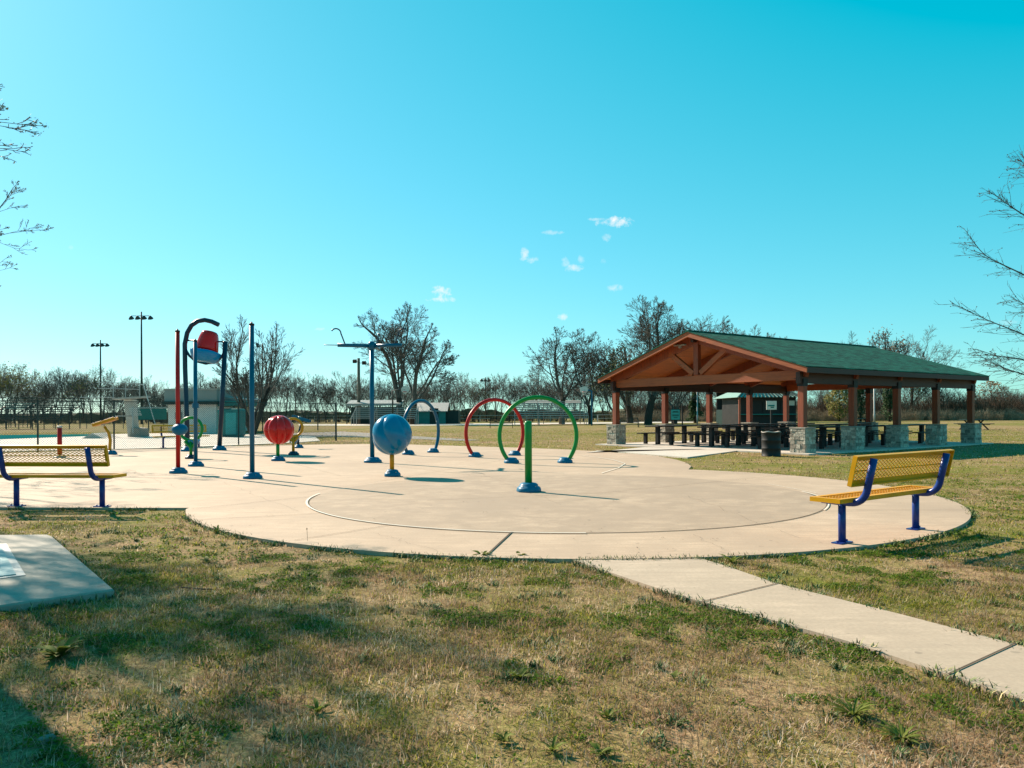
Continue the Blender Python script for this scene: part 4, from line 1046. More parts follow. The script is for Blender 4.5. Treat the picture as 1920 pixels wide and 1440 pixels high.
# the individually recognisable big trees
big = [
 (745, 98, 566, .80, 'tall forked bare tree directly behind the blue tee pole', dict(seed=11, trunk=.17, n=[5, 9, 8, 6, 4], ang=[.26, .85, .7, .6, .6], ratio=[2.7, .45, .58, .55, .5])),
 (771, 94, 606, .60, 'stout bare tree close on the right of the tall forked one', dict(seed=18, trunk=.14, n=[4, 9, 7, 6, 4], ang=[.28, .85, .7, .6, .6], ratio=[2.7, .45, .58, .55, .5])),
 (1050, 92, 612, .55, 'dark bare tree leaning over the pale bleachers', dict(seed=21, trunk=.25, n=[5, 8, 6, 5, 4], ang=[.62, .75, .65, .6, .6], ratio=[2.1, .58, .58, .55, .5])),
 (1104, 90, 624, .42, 'bare tree behind the blue post of the fan shaped goal', dict(seed=27, trunk=.24)),
 (1212, 84, 552, .70, 'largest round crowned bare tree rising over the left of the pavilion roof', dict(seed=33, trunk=.20, n=[7, 9, 7, 6, 4], ang=[.55, .9, .7, .6, .6], ratio=[2.3, .60, .60, .55, .5])),
 (1302, 112, 598, .4, 'bare treetop just behind the pavilion ridge peak', dict(seed=36, lev=4)),
 (1392, 100, 604, .5, 'broad bare treetop showing above the middle of the pavilion roof', dict(seed=41, trunk=.2, n=[7, 8, 6, 5, 4], ang=[.7, .8, .6, .6, .6])),
 (1612, 118, 624, .4, 'thin bare treetop left of the yellowish crown behind the roof end', dict(seed=46, lev=4)),
 (1700, 120, 616, .4, 'thin bare tree right of the yellowish crown past the roof end', dict(seed=52, lev=4)),
 (1262, 88, 690, .40, 'slanting dark trunk behind the teal notice sign', dict(seed=57, lev=4, lean=-.2)),
]
for px, Y, yt, r0, lb, kw in big:
    seed = kw.pop('seed'); kw.setdefault('n', [5, 8, 7, 6, 4]); tr = make_tree(seed, hh(yt, Y), r0*.66, rmin=.0145, **kw)
    tree_thing('bare_tree', lb, tr, tree_at(px, Y), rng.random()*6)
tr = make_tree(61, hh(622, 122), .5, lev=4, rmin=.03); tree_thing('budding_tree', 'yellow brown leafy treetop behind the far end of the roof', tr, tree_at(1655, 122), 1, lf=leaves(tr[1], rng, .5, .16, 3, .4), lfm='tanleaf')
tr = make_tree(63, hh(660, 80), .4, lev=4, trunk=.2, rmin=.03); tree_thing('budding_tree', 'small olive budding tree left of the pavilion corner', tr, tree_at(1150, 86), 1, lf=leaves(tr[1], rng, .5, .12, 2, .35), lfm='bud')
tr = make_tree(64, hh(640, 92), .4, lev=4, trunk=.2, rmin=.03); tree_thing('budding_tree', 'olive budding tree below the biggest round crown', tr, tree_at(1178, 96), 2, lf=leaves(tr[1], rng, .4, .12, 2, .35), lfm='bud')
# multi stemmed vase shaped tree by the pool house
tr = make_tree(71, hh(596, 52), .11, trunk=.42, stems=8, ang=[.26, .42, .5, .5], n=[4, 7, 6, 4], lev=4, ratio=[1.0, .55, .5, .5], start=[.5, .25, .25, .25], up=[.02, .05, .05, .04, .03], rmin=.009, wob=[.05, .08, .1, .12, .12])
tree_thing('bare_tree', 'vase shaped many stemmed bare tree behind the tall plain blue pole', tr, Vector((P(470, 0, 50).x, 50, GZ)), .6)
# far treeline : variants copied as individuals
variants = []
for i in range(8):
    kw = dict(lev=4, n=[4+i % 2, 7, 6, 4], trunk=.16+.12*rng.random(), ang=[.35+.2*rng.random(), .75, .6, .55], rmin=.0125, wob=[.06, .14, .16, .18, .2], sides=[6, 4, 3, 3, 3])
    if i in (2, 5): kw.update(stems=3, trunk=.25, n=[5, 6, 6, 4])
    tr = make_tree(100+i, 10.0, .14, **kw)
    lf = leaves(tr[1], rng, .5, .13, 2, .35) if i in (6, 7) else None
    variants.append((tr, lf, 'bare_tree' if lf is None else 'budding_tree'))
protos = [None]*8; used_lbl = {}
secs = [(-60, 45, 'above the dark bleachers at the left edge'), (45, 160, 'between the left bleachers and the shorter light pole'), (160, 262, 'between the two ball field light poles'),
        (262, 345, 'between the tallest light pole and the red pole'), (345, 480, 'above and beside the pool house'), (480, 600, 'right of the tall plain blue pole'),
        (600, 700, 'left of the blue tee pole'), (700, 845, 'behind the twin big trees and shed'), (845, 930, 'behind the red arch and far light poles'),
        (930, 1130, 'behind the pale bleachers'), (1130, 1360, 'seen beneath the left of the pavilion roof'), (1360, 1560, 'seen beneath the middle of the pavilion roof'), (1560, 1760, 'behind the right of the pavilion'), (1760, 2000, 'past the right end of the pavilion roof')]
def topline(px):
    pts = [(-60, 676), (20, 678), (45, 700), (90, 680), (150, 684), (230, 688), (290, 700), (340, 700), (400, 690), (440, 700), (540, 692), (600, 697), (660, 700), (850, 700), (900, 708), (960, 696), (1130, 690), (1200, 700), (1500, 715), (1600, 700), (1680, 690), (1800, 715), (1960, 705)]
    return np.interp(px, [a for a, b in pts], [b for a, b in pts])
px = -55; row = 0; cnt = 0
while px < 1990:
    for dep in (0, 1, 2):
        if dep == 2: continue
        Y = 118+dep*15+rng.uniform(-5, 5); x = px+rng.uniform(-8, 8)
        yt = topline(x)+rng.uniform(-8, 26)+dep*3
        if px > 1760: yt += 14
        vi = rng.choice([0, 1, 2, 3, 4, 5, 0, 1, 3, 4, 6 if rng.random() < .6 else 2])
        if x < 30 and dep == 0: vi = 7
        tr, lf, nm = variants[vi]; s = hh(yt, Y)/10.0
        sec = [t for a, b, t in secs if a <= x < b] or [secs[-1][2] if x > 500 else secs[0][2]]
        lb = ('bare leafless tree in the far treeline ' if lf is None else 'olive budding tree in the far treeline ')+sec[0]
        gr = ('bare trees ' if lf is None else 'budding trees ')+sec[0]
        loc = tree_at(x, Y); rz = rng.random()*6.28
        if protos[vi] is None:
            protos[vi] = tree_thing(nm, lb, tr, loc, rz, group=gr, lf=lf, lfm='bud', twig='twig', sc=s)
        else: dup(protos[vi], loc, rz, lb, gr, s)
        cnt += 1
    px += 19 if px < 1130 else 30
# evergreen-ish and yellow shrubs behind the pavilion
for i, (px, Y, yt, w, mt, lb) in enumerate(((1300, 95, 735, 30, 'evergreen', 'dark green cedar bush seen between left pavilion columns'), (1665, 100, 700, 34, 'evergreen', 'dark green cedar behind the third right pavilion column'),
        (1570, 105, 728, 46, 'yleaf', 'yellow green willow shrub seen through the front of the pavilion'), (1820, 128, 712, 22, 'evergreen', 'dark cedar at the right end of the pavilion roof'), (1610, 104, 715, 30, 'evergreen', 'small green tree beside the yellow green willow shrub'),
        (1855, 130, 718, 70, 'tanleaf', 'rust brown leafy oak past the right end of the pavilion'))):
    H = hh(yt, Y); W_ = w*Y/F; mb = MB(); tk = MB(); b = tree_at(px, Y)
    tk.tube([(0, 0, 0), (.1, 0, H*.5), (0, 0, H*.8)], [.16, .1, .03], 6)
    for _ in range(2600):
        t = rng.random()**.8; rad = W_*.5*(1-t*.75 if mt == 'evergreen' else math.sqrt(max(0, 1-(2*t-1)**2))*.95+.05)
        a = rng.random()*6.28; rr = rad*(rng.random()**.4)*(1+.3*math.sin(a*3+t*9)); c = Vector((rr*math.cos(a), rr*math.sin(a), .3+t*(H-.3)))
        if mnoise.noise(c*1.1+Vector((i*9, 0, 0))) < -.12: continue
        s = .09+.12*rng.random(); u = Vector((rng.gauss(0, 1), rng.gauss(0, 1), rng.gauss(0, 1))).normalized(); v = u.orthogonal().normalized()
        mb.add([c-u*s, c+v*s*.6, c+u*s, c-v*s*.6], [(0, 1, 2, 3)])
    o = thing('leafy_shrub', lb, 'shrub', b, 0); part(o, 'trunk', tk, M['bark'], True); part(o, 'foliage', mb, M[mt])
# undergrowth and thickets : uncountable
def thicket(name, mat, label, x0, x1_, Y0, Y1, n, hfun, r, tw=26, fan=.5):
    mb = MB(); rg = random.Random(hash(name) % 999 if False else len(name)*7)
    for i in range(n):
        Y = rg.uniform(Y0, Y1); px = rg.uniform(x0, x1_); c = Vector((P(px, 0, Y).x, Y, GZ)); H = hfun(px)*rg.uniform(.55, 1.1)
        for j in range(tw):
            a = rg.random()*6.28; ln = rg.random()**.7*fan*1.6; d = Vector((math.cos(a)*ln, math.sin(a)*ln, 1)).normalized()
            p0 = c+Vector((rg.gauss(0, .25), rg.gauss(0, .25), 0)); l = H*rg.uniform(.5, 1.1)
            p1 = p0+d*l*.55; d2 = (d+Vector((rg.gauss(0, .25), rg.gauss(0, .25), rg.gauss(0, .15)))).normalized(); p2 = p1+d2*l*.5
            ltube(mb, [p0, p1, p2], [r, r*.7, r*.25], 3)
            for _ in range(2):
                t = rg.uniform(.3, 1); q = p0.lerp(p1, t) if rg.random() < .5 else p1.lerp(p2, t*.8)
                d3 = (d+Vector((rg.gauss(0, .8), rg.gauss(0, .8), rg.gauss(0, .3)))).normalized(); ltube(mb, [q, q+d3*l*.3], [r*.6, r*.2], 3)
    o = mb.build(name, M[mat], None, False); tag(o, label, 'brush', kind='stuff')
thicket('underbrush', 'twigdark', 'dark tangled underbrush at the foot of the far treeline', -80, 1200, 116, 140, 260, lambda x: 1.9, .020)
thicket('thicket', 'twigred', 'red brown leafless thicket along the far side behind the pavilion', 1180, 2000, 112, 134, 620, lambda x: 4.4 if x > 1600 else 3.6, .028, 30)
thicket('tall_dry_grass', 'twigtan', 'pale dry tall grass and canes at the foot of the thicket', 1150, 2000, 108, 113, 420, lambda x: 1.7, .018, 30, .45)
rb = random.Random(8); mb = MB(); mb.prism([(-260, 0)]+[(x_, 1.0+1.2*abs(mnoise.noise(Vector((x_*.05, 0, 0))))+rb.uniform(0, .9)) for x_ in np.arange(-260, 260, 1.1)]+[(260, 0)], 176, 190, lambda p, t: (p[0], t, p[1]+GZ))
tag(mb.build('far_woodland', M['twigdark'], None), 'dark distant woodland bank behind the treeline', 'woodland', kind='stuff')
# power line
mb = MB(); a, c = P(780, 713, 150), P(1200, 716, 150)
mb.tube([a.lerp(c, t)-Vector((0, 0, 1.2*4*t*(1-t)*.3)) for t in np.linspace(0, 1, 20)], .02, 4); tag(mb.build('power_line', M['fencedark']), 'thin overhead wire crossing the sky above the red and green arches', 'wire')
# tree at left edge of the frame, budding branches reach into view
tl = Vector((-17.9, 18.6, GZ-.05))
tr = make_tree(213, 12.2, .17, trunk=.11, lev=5, n=[8, 7, 5, 4, 4], seg=[5, 6, 4, 3, 2], ang=[.85, .6, .6, .6], rmin=.006, ratio=[2.6, .48, .5, .5, .5], up=[.02, .03, .02, .02], wob=[.05, .09, .12, .15])
lf = leaves(tr[1], rng, 1.0, .022, 2, .015)
tree_thing('budding_tree', 'budding tree at the left frame edge, only its twig tips in view', tr, tl, .4, lf=lf, lfm='bud')
tr = make_tree(219, 9.4, .12, trunk=.34, lev=5, n=[7, 7, 6, 5, 4], seg=[5, 5, 4, 3, 2], ang=[.32, .55, .6, .6], rmin=.0064, ratio=[1.2, .55, .55, .5, .5], up=[.02, .05, .03, .02])
tree_thing('budding_tree', 'upright budding tree added out of view to dapple the foreground with shade', tr, Vector((-12.15, 12.75, GZ-.05)), 1.2, lf=leaves(tr[1], rng, .7, .03, 3, .04), lfm='bud')  # unseen tree put in to throw dappled shade on the foreground
# heavy trunk added out of view so that its shadow falls across the lower left corner
ed = G(58, 1280); sd = -SUN_AZ.normalized(); ax = ed-sd*4.9+Vector((sd.y, -sd.x, 0))*.45
mbt = MB(); pts = [Vector((0, 0, -.1)), Vector((0, 0, 1)), Vector((-.03, .02, 3)), Vector((0, 0, 5.2)), Vector((-.1, .1, 7.4))]
mbt.tube(pts, [.52, .42, .39, .36, .2], 14); cr = [MB(), MB()]; tips = []
cfg = dict(BASE); cfg.update(lev=3, rmin=.01)
for a in (2.0, 2.8, 3.6, 4.3): grow(rng, cr, Vector((-.05, .05, 5.4+.5*a/2)), Vector((math.cos(a)*.5, math.sin(a)*.5, 1)).normalized(), 1.8, .16, 1, cfg, tips)
o = thing('corner_shadow_caster', 'made up thick trunk out of view, added to cast the dark corner shadow', 'tree', ax); part(o, 'trunk', mbt, M['bark'], True); part(o, 'branches', cr[1], M['twig'], True)
# feathery tree at the right frame edge
rg = random.Random(77); br_ = MB(); tw_ = MB(); base = Vector((14.6, 16.5, GZ)); Yr = 16.0
br_.tube([(0, 0, 0), (.05, 0, 4), (0, 0, 9), (0, 0, 13)], [.24, .19, .11, .03], 10)
tk_o = thing('cypress_tree', 'leafless feathery tree at the right edge, drooping branches over the pavilion end', 'tree', base)
part(tk_o, 'trunk', br_, M['bark'], True)
prim = [((1853, 357), (1885, 380), (1920, 404)), ((1807, 428), (1845, 480), (1920, 515)), ((1785, 568), (1850, 600), (1920, 627)), ((1832, 655), (1870, 668), (1920, 673)), ((1832, 664), (1880, 690), (1920, 702)), ((1912, 300), (1925, 312), (1950, 330)), ((1900, 560), (1930, 575), (1960, 590))]
for i, q in enumerate(prim):
    dy = rg.uniform(-.4, .6); pts = [P(a, b, Yr+dy*(1-k*.3))-base for k, (a, b) in enumerate(q)]
    root = Vector((0, 0, max(1.2, pts[-1].z-1.5))); pts += [pts[-1].lerp(root, .5)-Vector((0, 0, .1)), root]
    # densify
    dp = []
    for a, b in zip(pts[:-1], pts[1:]):
        for t in (0, .2, .4, .6, .8): dp.append(a.lerp(b, t))
    dp.append(pts[-1])
    for _ in range(2): dp = [dp[0]]+[(dp[j-1]+dp[j]*2+dp[j+1])/4 for j in range(1, len(dp)-1)]+[dp[-1]]
    ltube_r = [.004+.03*(j/len(dp))**1.3 for j in range(len(dp))]
    tw_.tube(dp, ltube_r, 6)
    tot = len(dp)
    for j in range(0, int(tot*.62)):
        for s in range(3 if j > 2 else 2):
            t = rg.random(); p0 = dp[j].lerp(dp[min(j+1, tot-1)], t); al = (dp[max(0, j-1)]-dp[min(tot-1, j+2)]).normalized()
            d = (al*.9+Vector((rg.gauss(0, .25), rg.gauss(0, .8), rg.uniform(-.75, .25)))).normalized(); ln = rg.uniform(.25, .8)*(.45+.6*min(1, j/9))
            p1 = p0+d*ln*.5; d2 = (d+Vector((-.1, 0, rg.uniform(-.1, .25)))).normalized(); p2 = p1+d2*ln*.5
            ltube(tw_, [p0, p1, p2], [.005, .0035, .0022], 3)
            for _ in range(4):
                q0 = p0.lerp(p1, rg.random()) if rg.random() < .5 else p1.lerp(p2, rg.random()); d3 = (d+Vector((rg.gauss(0, .5), rg.gauss(0, .5), rg.gauss(0, .45)))).normalized(); q1 = q0+d3*ln*rg.uniform(.15, .4)
                ltube(tw_, [q0, q1], [.0035, .0025], 3)
                if rg.random() < .25: tw_.box(q1, (.014, .014, .018))
part(tk_o, 'branches', tw_, M['twig'], True)
# ------------------------------------------------------------------ grass blades and ground cover
polys = [pad, pathp, pavpath, slab1, deck]
pavpoly = [pv(x, y) for x, y in ((.62, -.62), (-9.45, -.62), (-9.45, RL+.6), (.62, RL+.6))]
def vnoise(X, Y, s, seed=0):
    """value noise on numpy arrays"""
    rs = np.random.RandomState(seed); T = rs.rand(256, 256); x = X*s+1000; y = Y*s+1000
    xi = np.floor(x).astype(int); yi = np.floor(y).astype(int); fx = x-xi; fy_ = y-yi; fx = fx*fx*(3-2*fx); fy_ = fy_*fy_*(3-2*fy_)
    g = lambda a, b: T[a % 256, b % 256]
    return (g(xi, yi)*(1-fx)+g(xi+1, yi)*fx)*(1-fy_)+(g(xi, yi+1)*(1-fx)+g(xi+1, yi+1)*fx)*fy_
def gznp(X, Y):
    return np.array([gz(a, b) if abs(a) < 14 and b < 26 else GZ for a, b in zip(X, Y)])
def scatter(n, y0, y1, margin=.3):
    Y = np.random.uniform(y0**2, y1**2, n)**.5 if y0 > 0 else np.random.uniform(y0, y1, n)
    X = np.random.uniform(-1, 1, n)*(.70*Y+margin)
    ok = np.ones(n, bool)
    for p in polys+[pavpoly]: ok &= ~inpoly(X, Y, p)
    return X[ok], Y[ok]
def tuft(X, Y, frac=.7, per=14, rad=.022):
    n = len(X); m = int(n*frac); nt_ = max(1, m//per); idx = np.random.randint(0, nt_, m)
    cx, cy = X[:nt_].copy(), Y[:nt_].copy(); k = 1+Y[:m]*0
    X2 = np.concatenate([cx[idx]+np.random.normal(0, rad, m), X[m:]]); Y2 = np.concatenate([cy[idx]+np.random.normal(0, rad, m), Y[m:]])
    ok = np.ones(len(X2), bool)
    for p in polys+[pavpoly]: ok &= ~inpoly(X2, Y2, p)
    return X2[ok], Y2[ok]
def thin_out(X, Y, lo=.45, seed=31):
    v = vnoise(X, Y, 1.4, seed)*.5+vnoise(X, Y, 5.5, seed+1)*.5; k = np.random.rand(len(X)) < np.clip((v-.30)*3.4, .15, 1); return X[k], Y[k]
def blades(name, X, Y, h, w, lean, bend, label, mat, z=None, rnd=None, flat=None):
    n = len(X); Z = gznp(X, Y)-.004 if z is None else z
    th = np.random.uniform(0, 2*PI, n); ph = np.random.uniform(0, 2*PI, n)
    H = h*np.random.uniform(.5, 1.35, n); Wd = w*np.random.uniform(.7, 1.3, n)
    ln = np.clip(np.abs(np.random.normal(lean, lean*.45, n)), .02, 1.5)
    dx, dy = np.cos(th), np.sin(th); sx, sy = -dy, dx
    V = np.zeros((n, 6, 3)); 
    z0 = Z; m_r = H*np.sin(ln)*.5; m_z = H*np.cos(ln)*.55; ln2 = np.clip(ln+bend, 0, 1.75); t_r = m_r+H*.5*np.sin(ln2); t_z = np.maximum(.004, m_z+H*.5*np.cos(ln2))
    def setp(i, r, zz, s):
        V[:, i, 0] = X+dx*r+sx*s; V[:, i, 1] = Y+dy*r+sy*s; V[:, i, 2] = z0+zz
    setp(0, 0, 0, -Wd/2); setp(1, 0, 0, Wd/2); setp(2, m_r, m_z, Wd*.42); setp(3, m_r, m_z, -Wd*.42); setp(4, t_r, t_z, Wd*.06); setp(5, t_r, t_z, -Wd*.06)
    me = bpy.data.meshes.new(name); me.vertices.add(n*6); me.vertices.foreach_set('co', V.reshape(-1))
    idx = (np.arange(n)*6)[:, None]+np.array([0, 1, 2, 3, 3, 2, 4, 5]); me.loops.add(n*8); me.loops.foreach_set('vertex_index', idx.reshape(-1).astype(np.int32))
    me.polygons.add(n*2); me.polygons.foreach_set('loop_start', (np.arange(n*2)*4).astype(np.int32)); me.polygons.foreach_set('loop_total', np.full(n*2, 4, np.int32))
    at = me.attributes.new('rnd', 'FLOAT', 'POINT'); rv = np.random.rand(n) if rnd is None else rnd
    at.data.foreach_set('value', np.repeat(rv, 6).astype(np.float32)); me.materials.append(mat); me.update(calc_edges=True)
    o = bpy.data.objects.new(name, me); C.objects.link(o); tag(o, label, 'grass', kind='stuff'); return o
X, Y = scatter(330000, 2.1, 7.0); X, Y = thin_out(X, Y); X, Y = tuft(X, Y); blades('grass_near', X, Y, .038, .0042, .75, .5, 'short dry and green grass in the foreground', M['blade'])
X, Y = scatter(60000, 2.1, 6.0); blades('straw_thatch', X, Y, .060, .0032, 1.35, .15, 'loose pale straw lying flat in the foreground grass', M['blade'], rnd=np.random.rand(len(X))*.25)
X, Y = scatter(260000, 7.0, 17.0); X, Y = thin_out(X, Y); X, Y = tuft(X, Y, .7, 14, .035); blades('grass_middle', X, Y, .036, .0085, .75, .5, 'short dry and green grass around the splash pad', M['blade'])
X, Y = scatter(130000, 17.0, 60.0, 1); blades('grass_far', X, Y, .05, .022, .7, .5, 'lawn grass stretching behind the splash pad and pavilion', M['blade'])
# clover patches
def clover(name, n, y0, y1, mat, thr, label, size=.010, seed=3, h=.022):
    X, Y = scatter(n, y0, y1); v = vnoise(X, Y, 2.2, seed)*.5+vnoise(X, Y, 7.5, seed+1)*.5; k = v+np.random.normal(0, .07, len(v)) > thr+.02; X, Y = X[k], Y[k]; v = v[k]
    m = len(X); Z = gznp(X, Y)+np.random.uniform(.2, 1.2, m)*h*(.6+(v-thr)*3)
    a = np.random.normal(0, 1, (m, 3)); a[:, 2] *= .45; a /= np.linalg.norm(a, axis=1)[:, None]; up = np.random.normal(0, .35, (m, 3)); up[:, 2] += 1
    b = np.cross(up, a); b /= np.linalg.norm(b, axis=1)[:, None]; s = size*np.random.uniform(.5, 1.5, m)[:, None]; c = np.stack([X, Y, Z], 1)
    V = np.stack([c-a*s*1.3, c+b*s*.8, c+a*s*1.3, c-b*s*.8], 1)
    me = bpy.data.meshes.new(name); me.vertices.add(m*4); me.vertices.foreach_set('co', V.reshape(-1)); me.loops.add(m*4); me.loops.foreach_set('vertex_index', np.arange(m*4, dtype=np.int32))
    me.polygons.add(m); me.polygons.foreach_set('loop_start', (np.arange(m)*4).astype(np.int32)); me.polygons.foreach_set('loop_total', np.full(m, 4, np.int32)); me.materials.append(mat); me.update(calc_edges=True)
    o = bpy.data.objects.new(name, me); C.objects.link(o); tag(o, label, 'ground cover', kind='stuff')
clover('clover', 420000, 2.1, 7.5, M['clover'], .61, 'dark green clover patches in the foreground grass', .0065)
clover('clover_middle', 170000, 7.0, 15.0, M['clover'], .62, 'green clover patches in the lawn around the pad', .011, 5, .03)
# shaggy weeds growing along the concrete edges
def edge_weeds(name, segs, n, label, hgt=.06):
    Xs, Ys = [], []
    for (p0, p1, k) in segs:
        for _ in range(int(n*k)):
            t = random.random(); off = random.gauss(0, .035); d = (p1-p0); nn_v = Vector((-d.y, d.x)).normalized() if d.length > 0 else Vector((0, 0))
            if vnoise(np.array([p0.x+d.x*t]), np.array([p0.y+d.y*t]), 2.2, 9)[0] < .42: continue
            Xs.append(p0.x+d.x*t+nn_v.x*off); Ys.append(p0.y+d.y*t+nn_v.y*off)
    X, Y = np.array(Xs), np.array(Ys); rv = np.random.rand(len(X))
    return blades(name, X, Y, hgt, .009, .6, .5, label, M['weedblade'], z=np.full(len(X), GZ))
m, nt, b = newmat('weed_blade'); at = nt.nodes.new('ShaderNodeAttribute'); at.attribute_name = 'rnd'
L(nt, ramp(nt, at.outputs['Fac'], [(0, (.03, .055, .012)), (.5, (.08, .13, .025)), (.8, (.20, .22, .05)), (1, (.42, .33, .16))]), b.inputs['Base Color']); b.inputs['Roughness'].default_value = .7; M['weedblade'] = m
segs = []
for i in range(len(pad)-1):
    a, c = pad[i], pad[i+1]; mid_ = (a+c)/2
    if abs(mid_.x) < .8*mid_.y and mid_.y < 20: segs.append((Vector(a), Vector(c), (a-c).length*(1 if mid_.y < 12 else .5)))
for poly, wgt in ((pathp, 1), (slab1, .8)):
    for i in range(len(poly)):
        a, c = Vector((poly[i].x, poly[i].y)), Vector((poly[(i+1) % len(poly)].x, poly[(i+1) % len(poly)].y))
        if (a-c).length < 9: segs.append((a, c, (a-c).length*wgt))
edge_weeds('edge_weeds', segs, 420, 'ragged green weeds growing along the concrete edges', .055)
# small dark weed tufts
X, Y = scatter(260, 2.3, 9.0); k = np.random.rand(len(X)) < .8; X, Y = X[k], Y[k]; rr_ = np.random.uniform(.012, .045, len(X)); idx = np.repeat(np.arange(len(X)), 46)
blades('weed_tufts', X[idx]+np.random.normal(0, 1, len(idx))*rr_[idx], Y[idx]+np.random.normal(0, 1, len(idx))*rr_[idx], .048, .0075, .7, .5, 'small dark green weed tufts dotted through the dry grass', M['weedblade'], rnd=np.random.rand(len(idx))*.75)
# broad leaved rosettes
def rosette(px, py, r, n, label, h=.5, mat='weed', seed=0, thin=1.0):
    g = G(px, py, GZ); rg = random.Random(seed+int(px)); mb = MB()
    for i in range(n):
        a = 2.4*i+rg.gauss(0, .2); ln = r*rg.uniform(.55, 1.1); el = rg.uniform(.15, h); pts = []
        wd = ln*rg.uniform(.16, .24)*thin; u = Vector((math.cos(a), math.sin(a), 0)); s = Vector((-u.y, u.x, 0)); tw = rg.gauss(0, .3)
        vs = []; m_ = 5
        for j in range(m_+1):
            t = j/m_; p = u*ln*t*math.cos(el*(1-t*.5))+Vector((0, 0, ln*(math.sin(el)*t*1.5-.75*t*t*math.sin(el))+.006))
            w_ = wd*math.sin(PI*min(1, .08+t*.92))**.8*(1+.18*math.sin(j*2.5)) if j < m_ else .001
            vs += [p-s*w_+Vector((0, 0, w_*.3)), p, p+s*w_+Vector((0, 0, w_*.3+tw*w_))]
        fs = [(3*j+k, 3*j+k+1, 3*j+k+4, 3*j+k+3) for j in range(m_) for k in (0, 1)]; mb.add(vs, fs)
    o = mb.build('broadleaf_weed', M[mat], None, True, loc=(g.x, g.y, gz(g.x, g.y)-.002)); tag(o, label, 'weed')
for px_, py_, r, n, lb, hh_ in ((112, 1232, .17, 26, 'largest broad leaved weed, left of centre below the small slab', .9), (197, 1225, .07, 12, 'small leafy weed just right of the largest broadleaf weed', .6),
    (408, 1000, .13, 16, 'spiky leafed weed at the left tip of the rounded pad edge', 1.1), (905, 1046, .12, 15, 'leafy weed at the dark joint on the near pad edge', .9), (972, 1046, .12, 14, 'leafy weed just right of the dark joint weed', .9),
    (1372, 1058, .13, 16, 'leafy weed between the walkway and the right bench', .9), (595, 1340, .085, 16, 'bright green rosette low in the shaded lawn', .9), (975, 1278, .08, 14, 'green rosette in the dry centre foreground', .8),
    (1600, 1350, .12, 60, 'grassy tufted weed at lower right centre', .9), (1690, 1395, .11, 55, 'tufted weed at the lower right, nearest the bottom', .7), (945, 1395, .06, 14, 'dark tuft near the bottom centre', 1.1),
    (1035, 1412, .07, 16, 'bushy green tuft at the bottom centre right', 1.0), (1125, 1418, .07, 14, 'pale edged weed at the bottom right of centre', .8), (1265, 1278, .055, 12, 'leafy weed halfway between centre and the walkway', .8),
    (1165, 1236, .055, 12, 'small weed in the dry grass left of the walkway', .7), (1140, 1350, .06, 12, 'upright leafy weed in the lower centre dry grass', 1.0), (1445, 1262, .05, 12, 'small green weed below the walkway middle', .7),
    (390, 1055, .10, 12, 'yellow green weed patch beside the rounded pad in shade', .7), (520, 1150, .06, 10, 'small weed in the shaded grass left of centre', .6)):
    rosette(px_, py_, r, n, lb, hh_, thin=.28 if n > 50 else (.5 if n == 16 else .8))
# flower stalk, rock, twig
g = G(577, 1020, GZ); mb = MB(); mb.tube([(0, 0, 0), (-.004, 0, .08), (-.008, 0, .155)], .0022, 5); mb.lathe([(.002, 0), (.006, .006), (.006, .016), (.002, .022)], 8, (-.008, 0, .15)); tag(mb.build('seed_stalk', M['twigtan'], None, True, loc=g), 'single thin seed stalk against the near pad edge', 'plant stalk')
g = G(88, 1392, GZ); mb = MB(); mb.lathe([(.012, -.01), (.03, 0), (.034, .012), (.026, .026), (.008, .032)], 14, (0, 0, 0), lambda a, t: 1+.15*math.sin(2*a)+.08*math.sin(5*a+t)); tag(mb.build('small_rock', M['rock'], None, True, loc=g), 'small grey rock in the dark lower left shade', 'rock')
g = G(380, 1106, GZ+.01); g2 = G(330, 1100, GZ+.02); g3 = G(410, 1105, GZ+.02); mb = MB(); mb.tube([g2-g, Vector((0, 0, .006)), g3-g], [.004, .006, .003], 6); tag(mb.build('fallen_twig', M['bark'], None, True, loc=g), 'thin fallen twig in the grass right of the small slab', 'twig')
# leaf litter on the pad
mb = MB()
for q in ((912, 962), (940, 962), (1105, 998), (1118, 992), (1240, 1010), (1200, 1030), (1080, 1012), (740, 905), (768, 915), (1062, 912), (1150, 940), (990, 955), (1335, 1012), (1180, 1037), (1256, 1030), (1282, 1044), (870, 942), (505, 968), (1395, 900), (700, 975)):
    g = G(*q); 
    for _ in range(3):
        c = g+Vector((random.gauss(0, .03), random.gauss(0, .03), .014)); s = random.uniform(.006, .016); a = random.random()*6.28; u = Vector((math.cos(a), math.sin(a), .15))*s; v = Vector((-u.y, u.x, .1*s))
        mb.add([c-u, c+v*.5, c+u, c-v*.5], [(0, 1, 2, 3)])
tag(mb.build('leaf_litter', M['bark'], None), 'scattered bits of dead leaf on the splash pad', 'litter', kind='stuff')
# ------------------------------------------------------------------ sky with small clouds, sun, camera
sc = bpy.context.scene
w = bpy.data.worlds.new('World'); sc.world = w; w.use_nodes = True; nt = w.node_tree; nt.nodes.clear()
out = nt.nodes.new('ShaderNodeOutputWorld'); bg = nt.nodes.new('ShaderNodeBackground')
sky = nt.nodes.new('ShaderNodeTexSky'); sky.sky_type = 'NISHITA'; sky.sun_disc = False; sky.sun_elevation = SUN_EL
sky.sun_rotation = math.atan2(SUN_AZ.x, SUN_AZ.y); sky.air_density = 1.0; sky.dust_density = .3; sky.ozone_density = 1.0; sky.altitude = 200
SKYT = (.55, .94, .88)
c = mixc(nt, 1.0, sky.outputs[0], SKYT, 'MULTIPLY')
c = mixc(nt, 1.0, c, (.80, 0, 0), 'SUBTRACT')
c = mixc(nt, 1.0, c, (0, 0, 0), 'LIGHTEN')
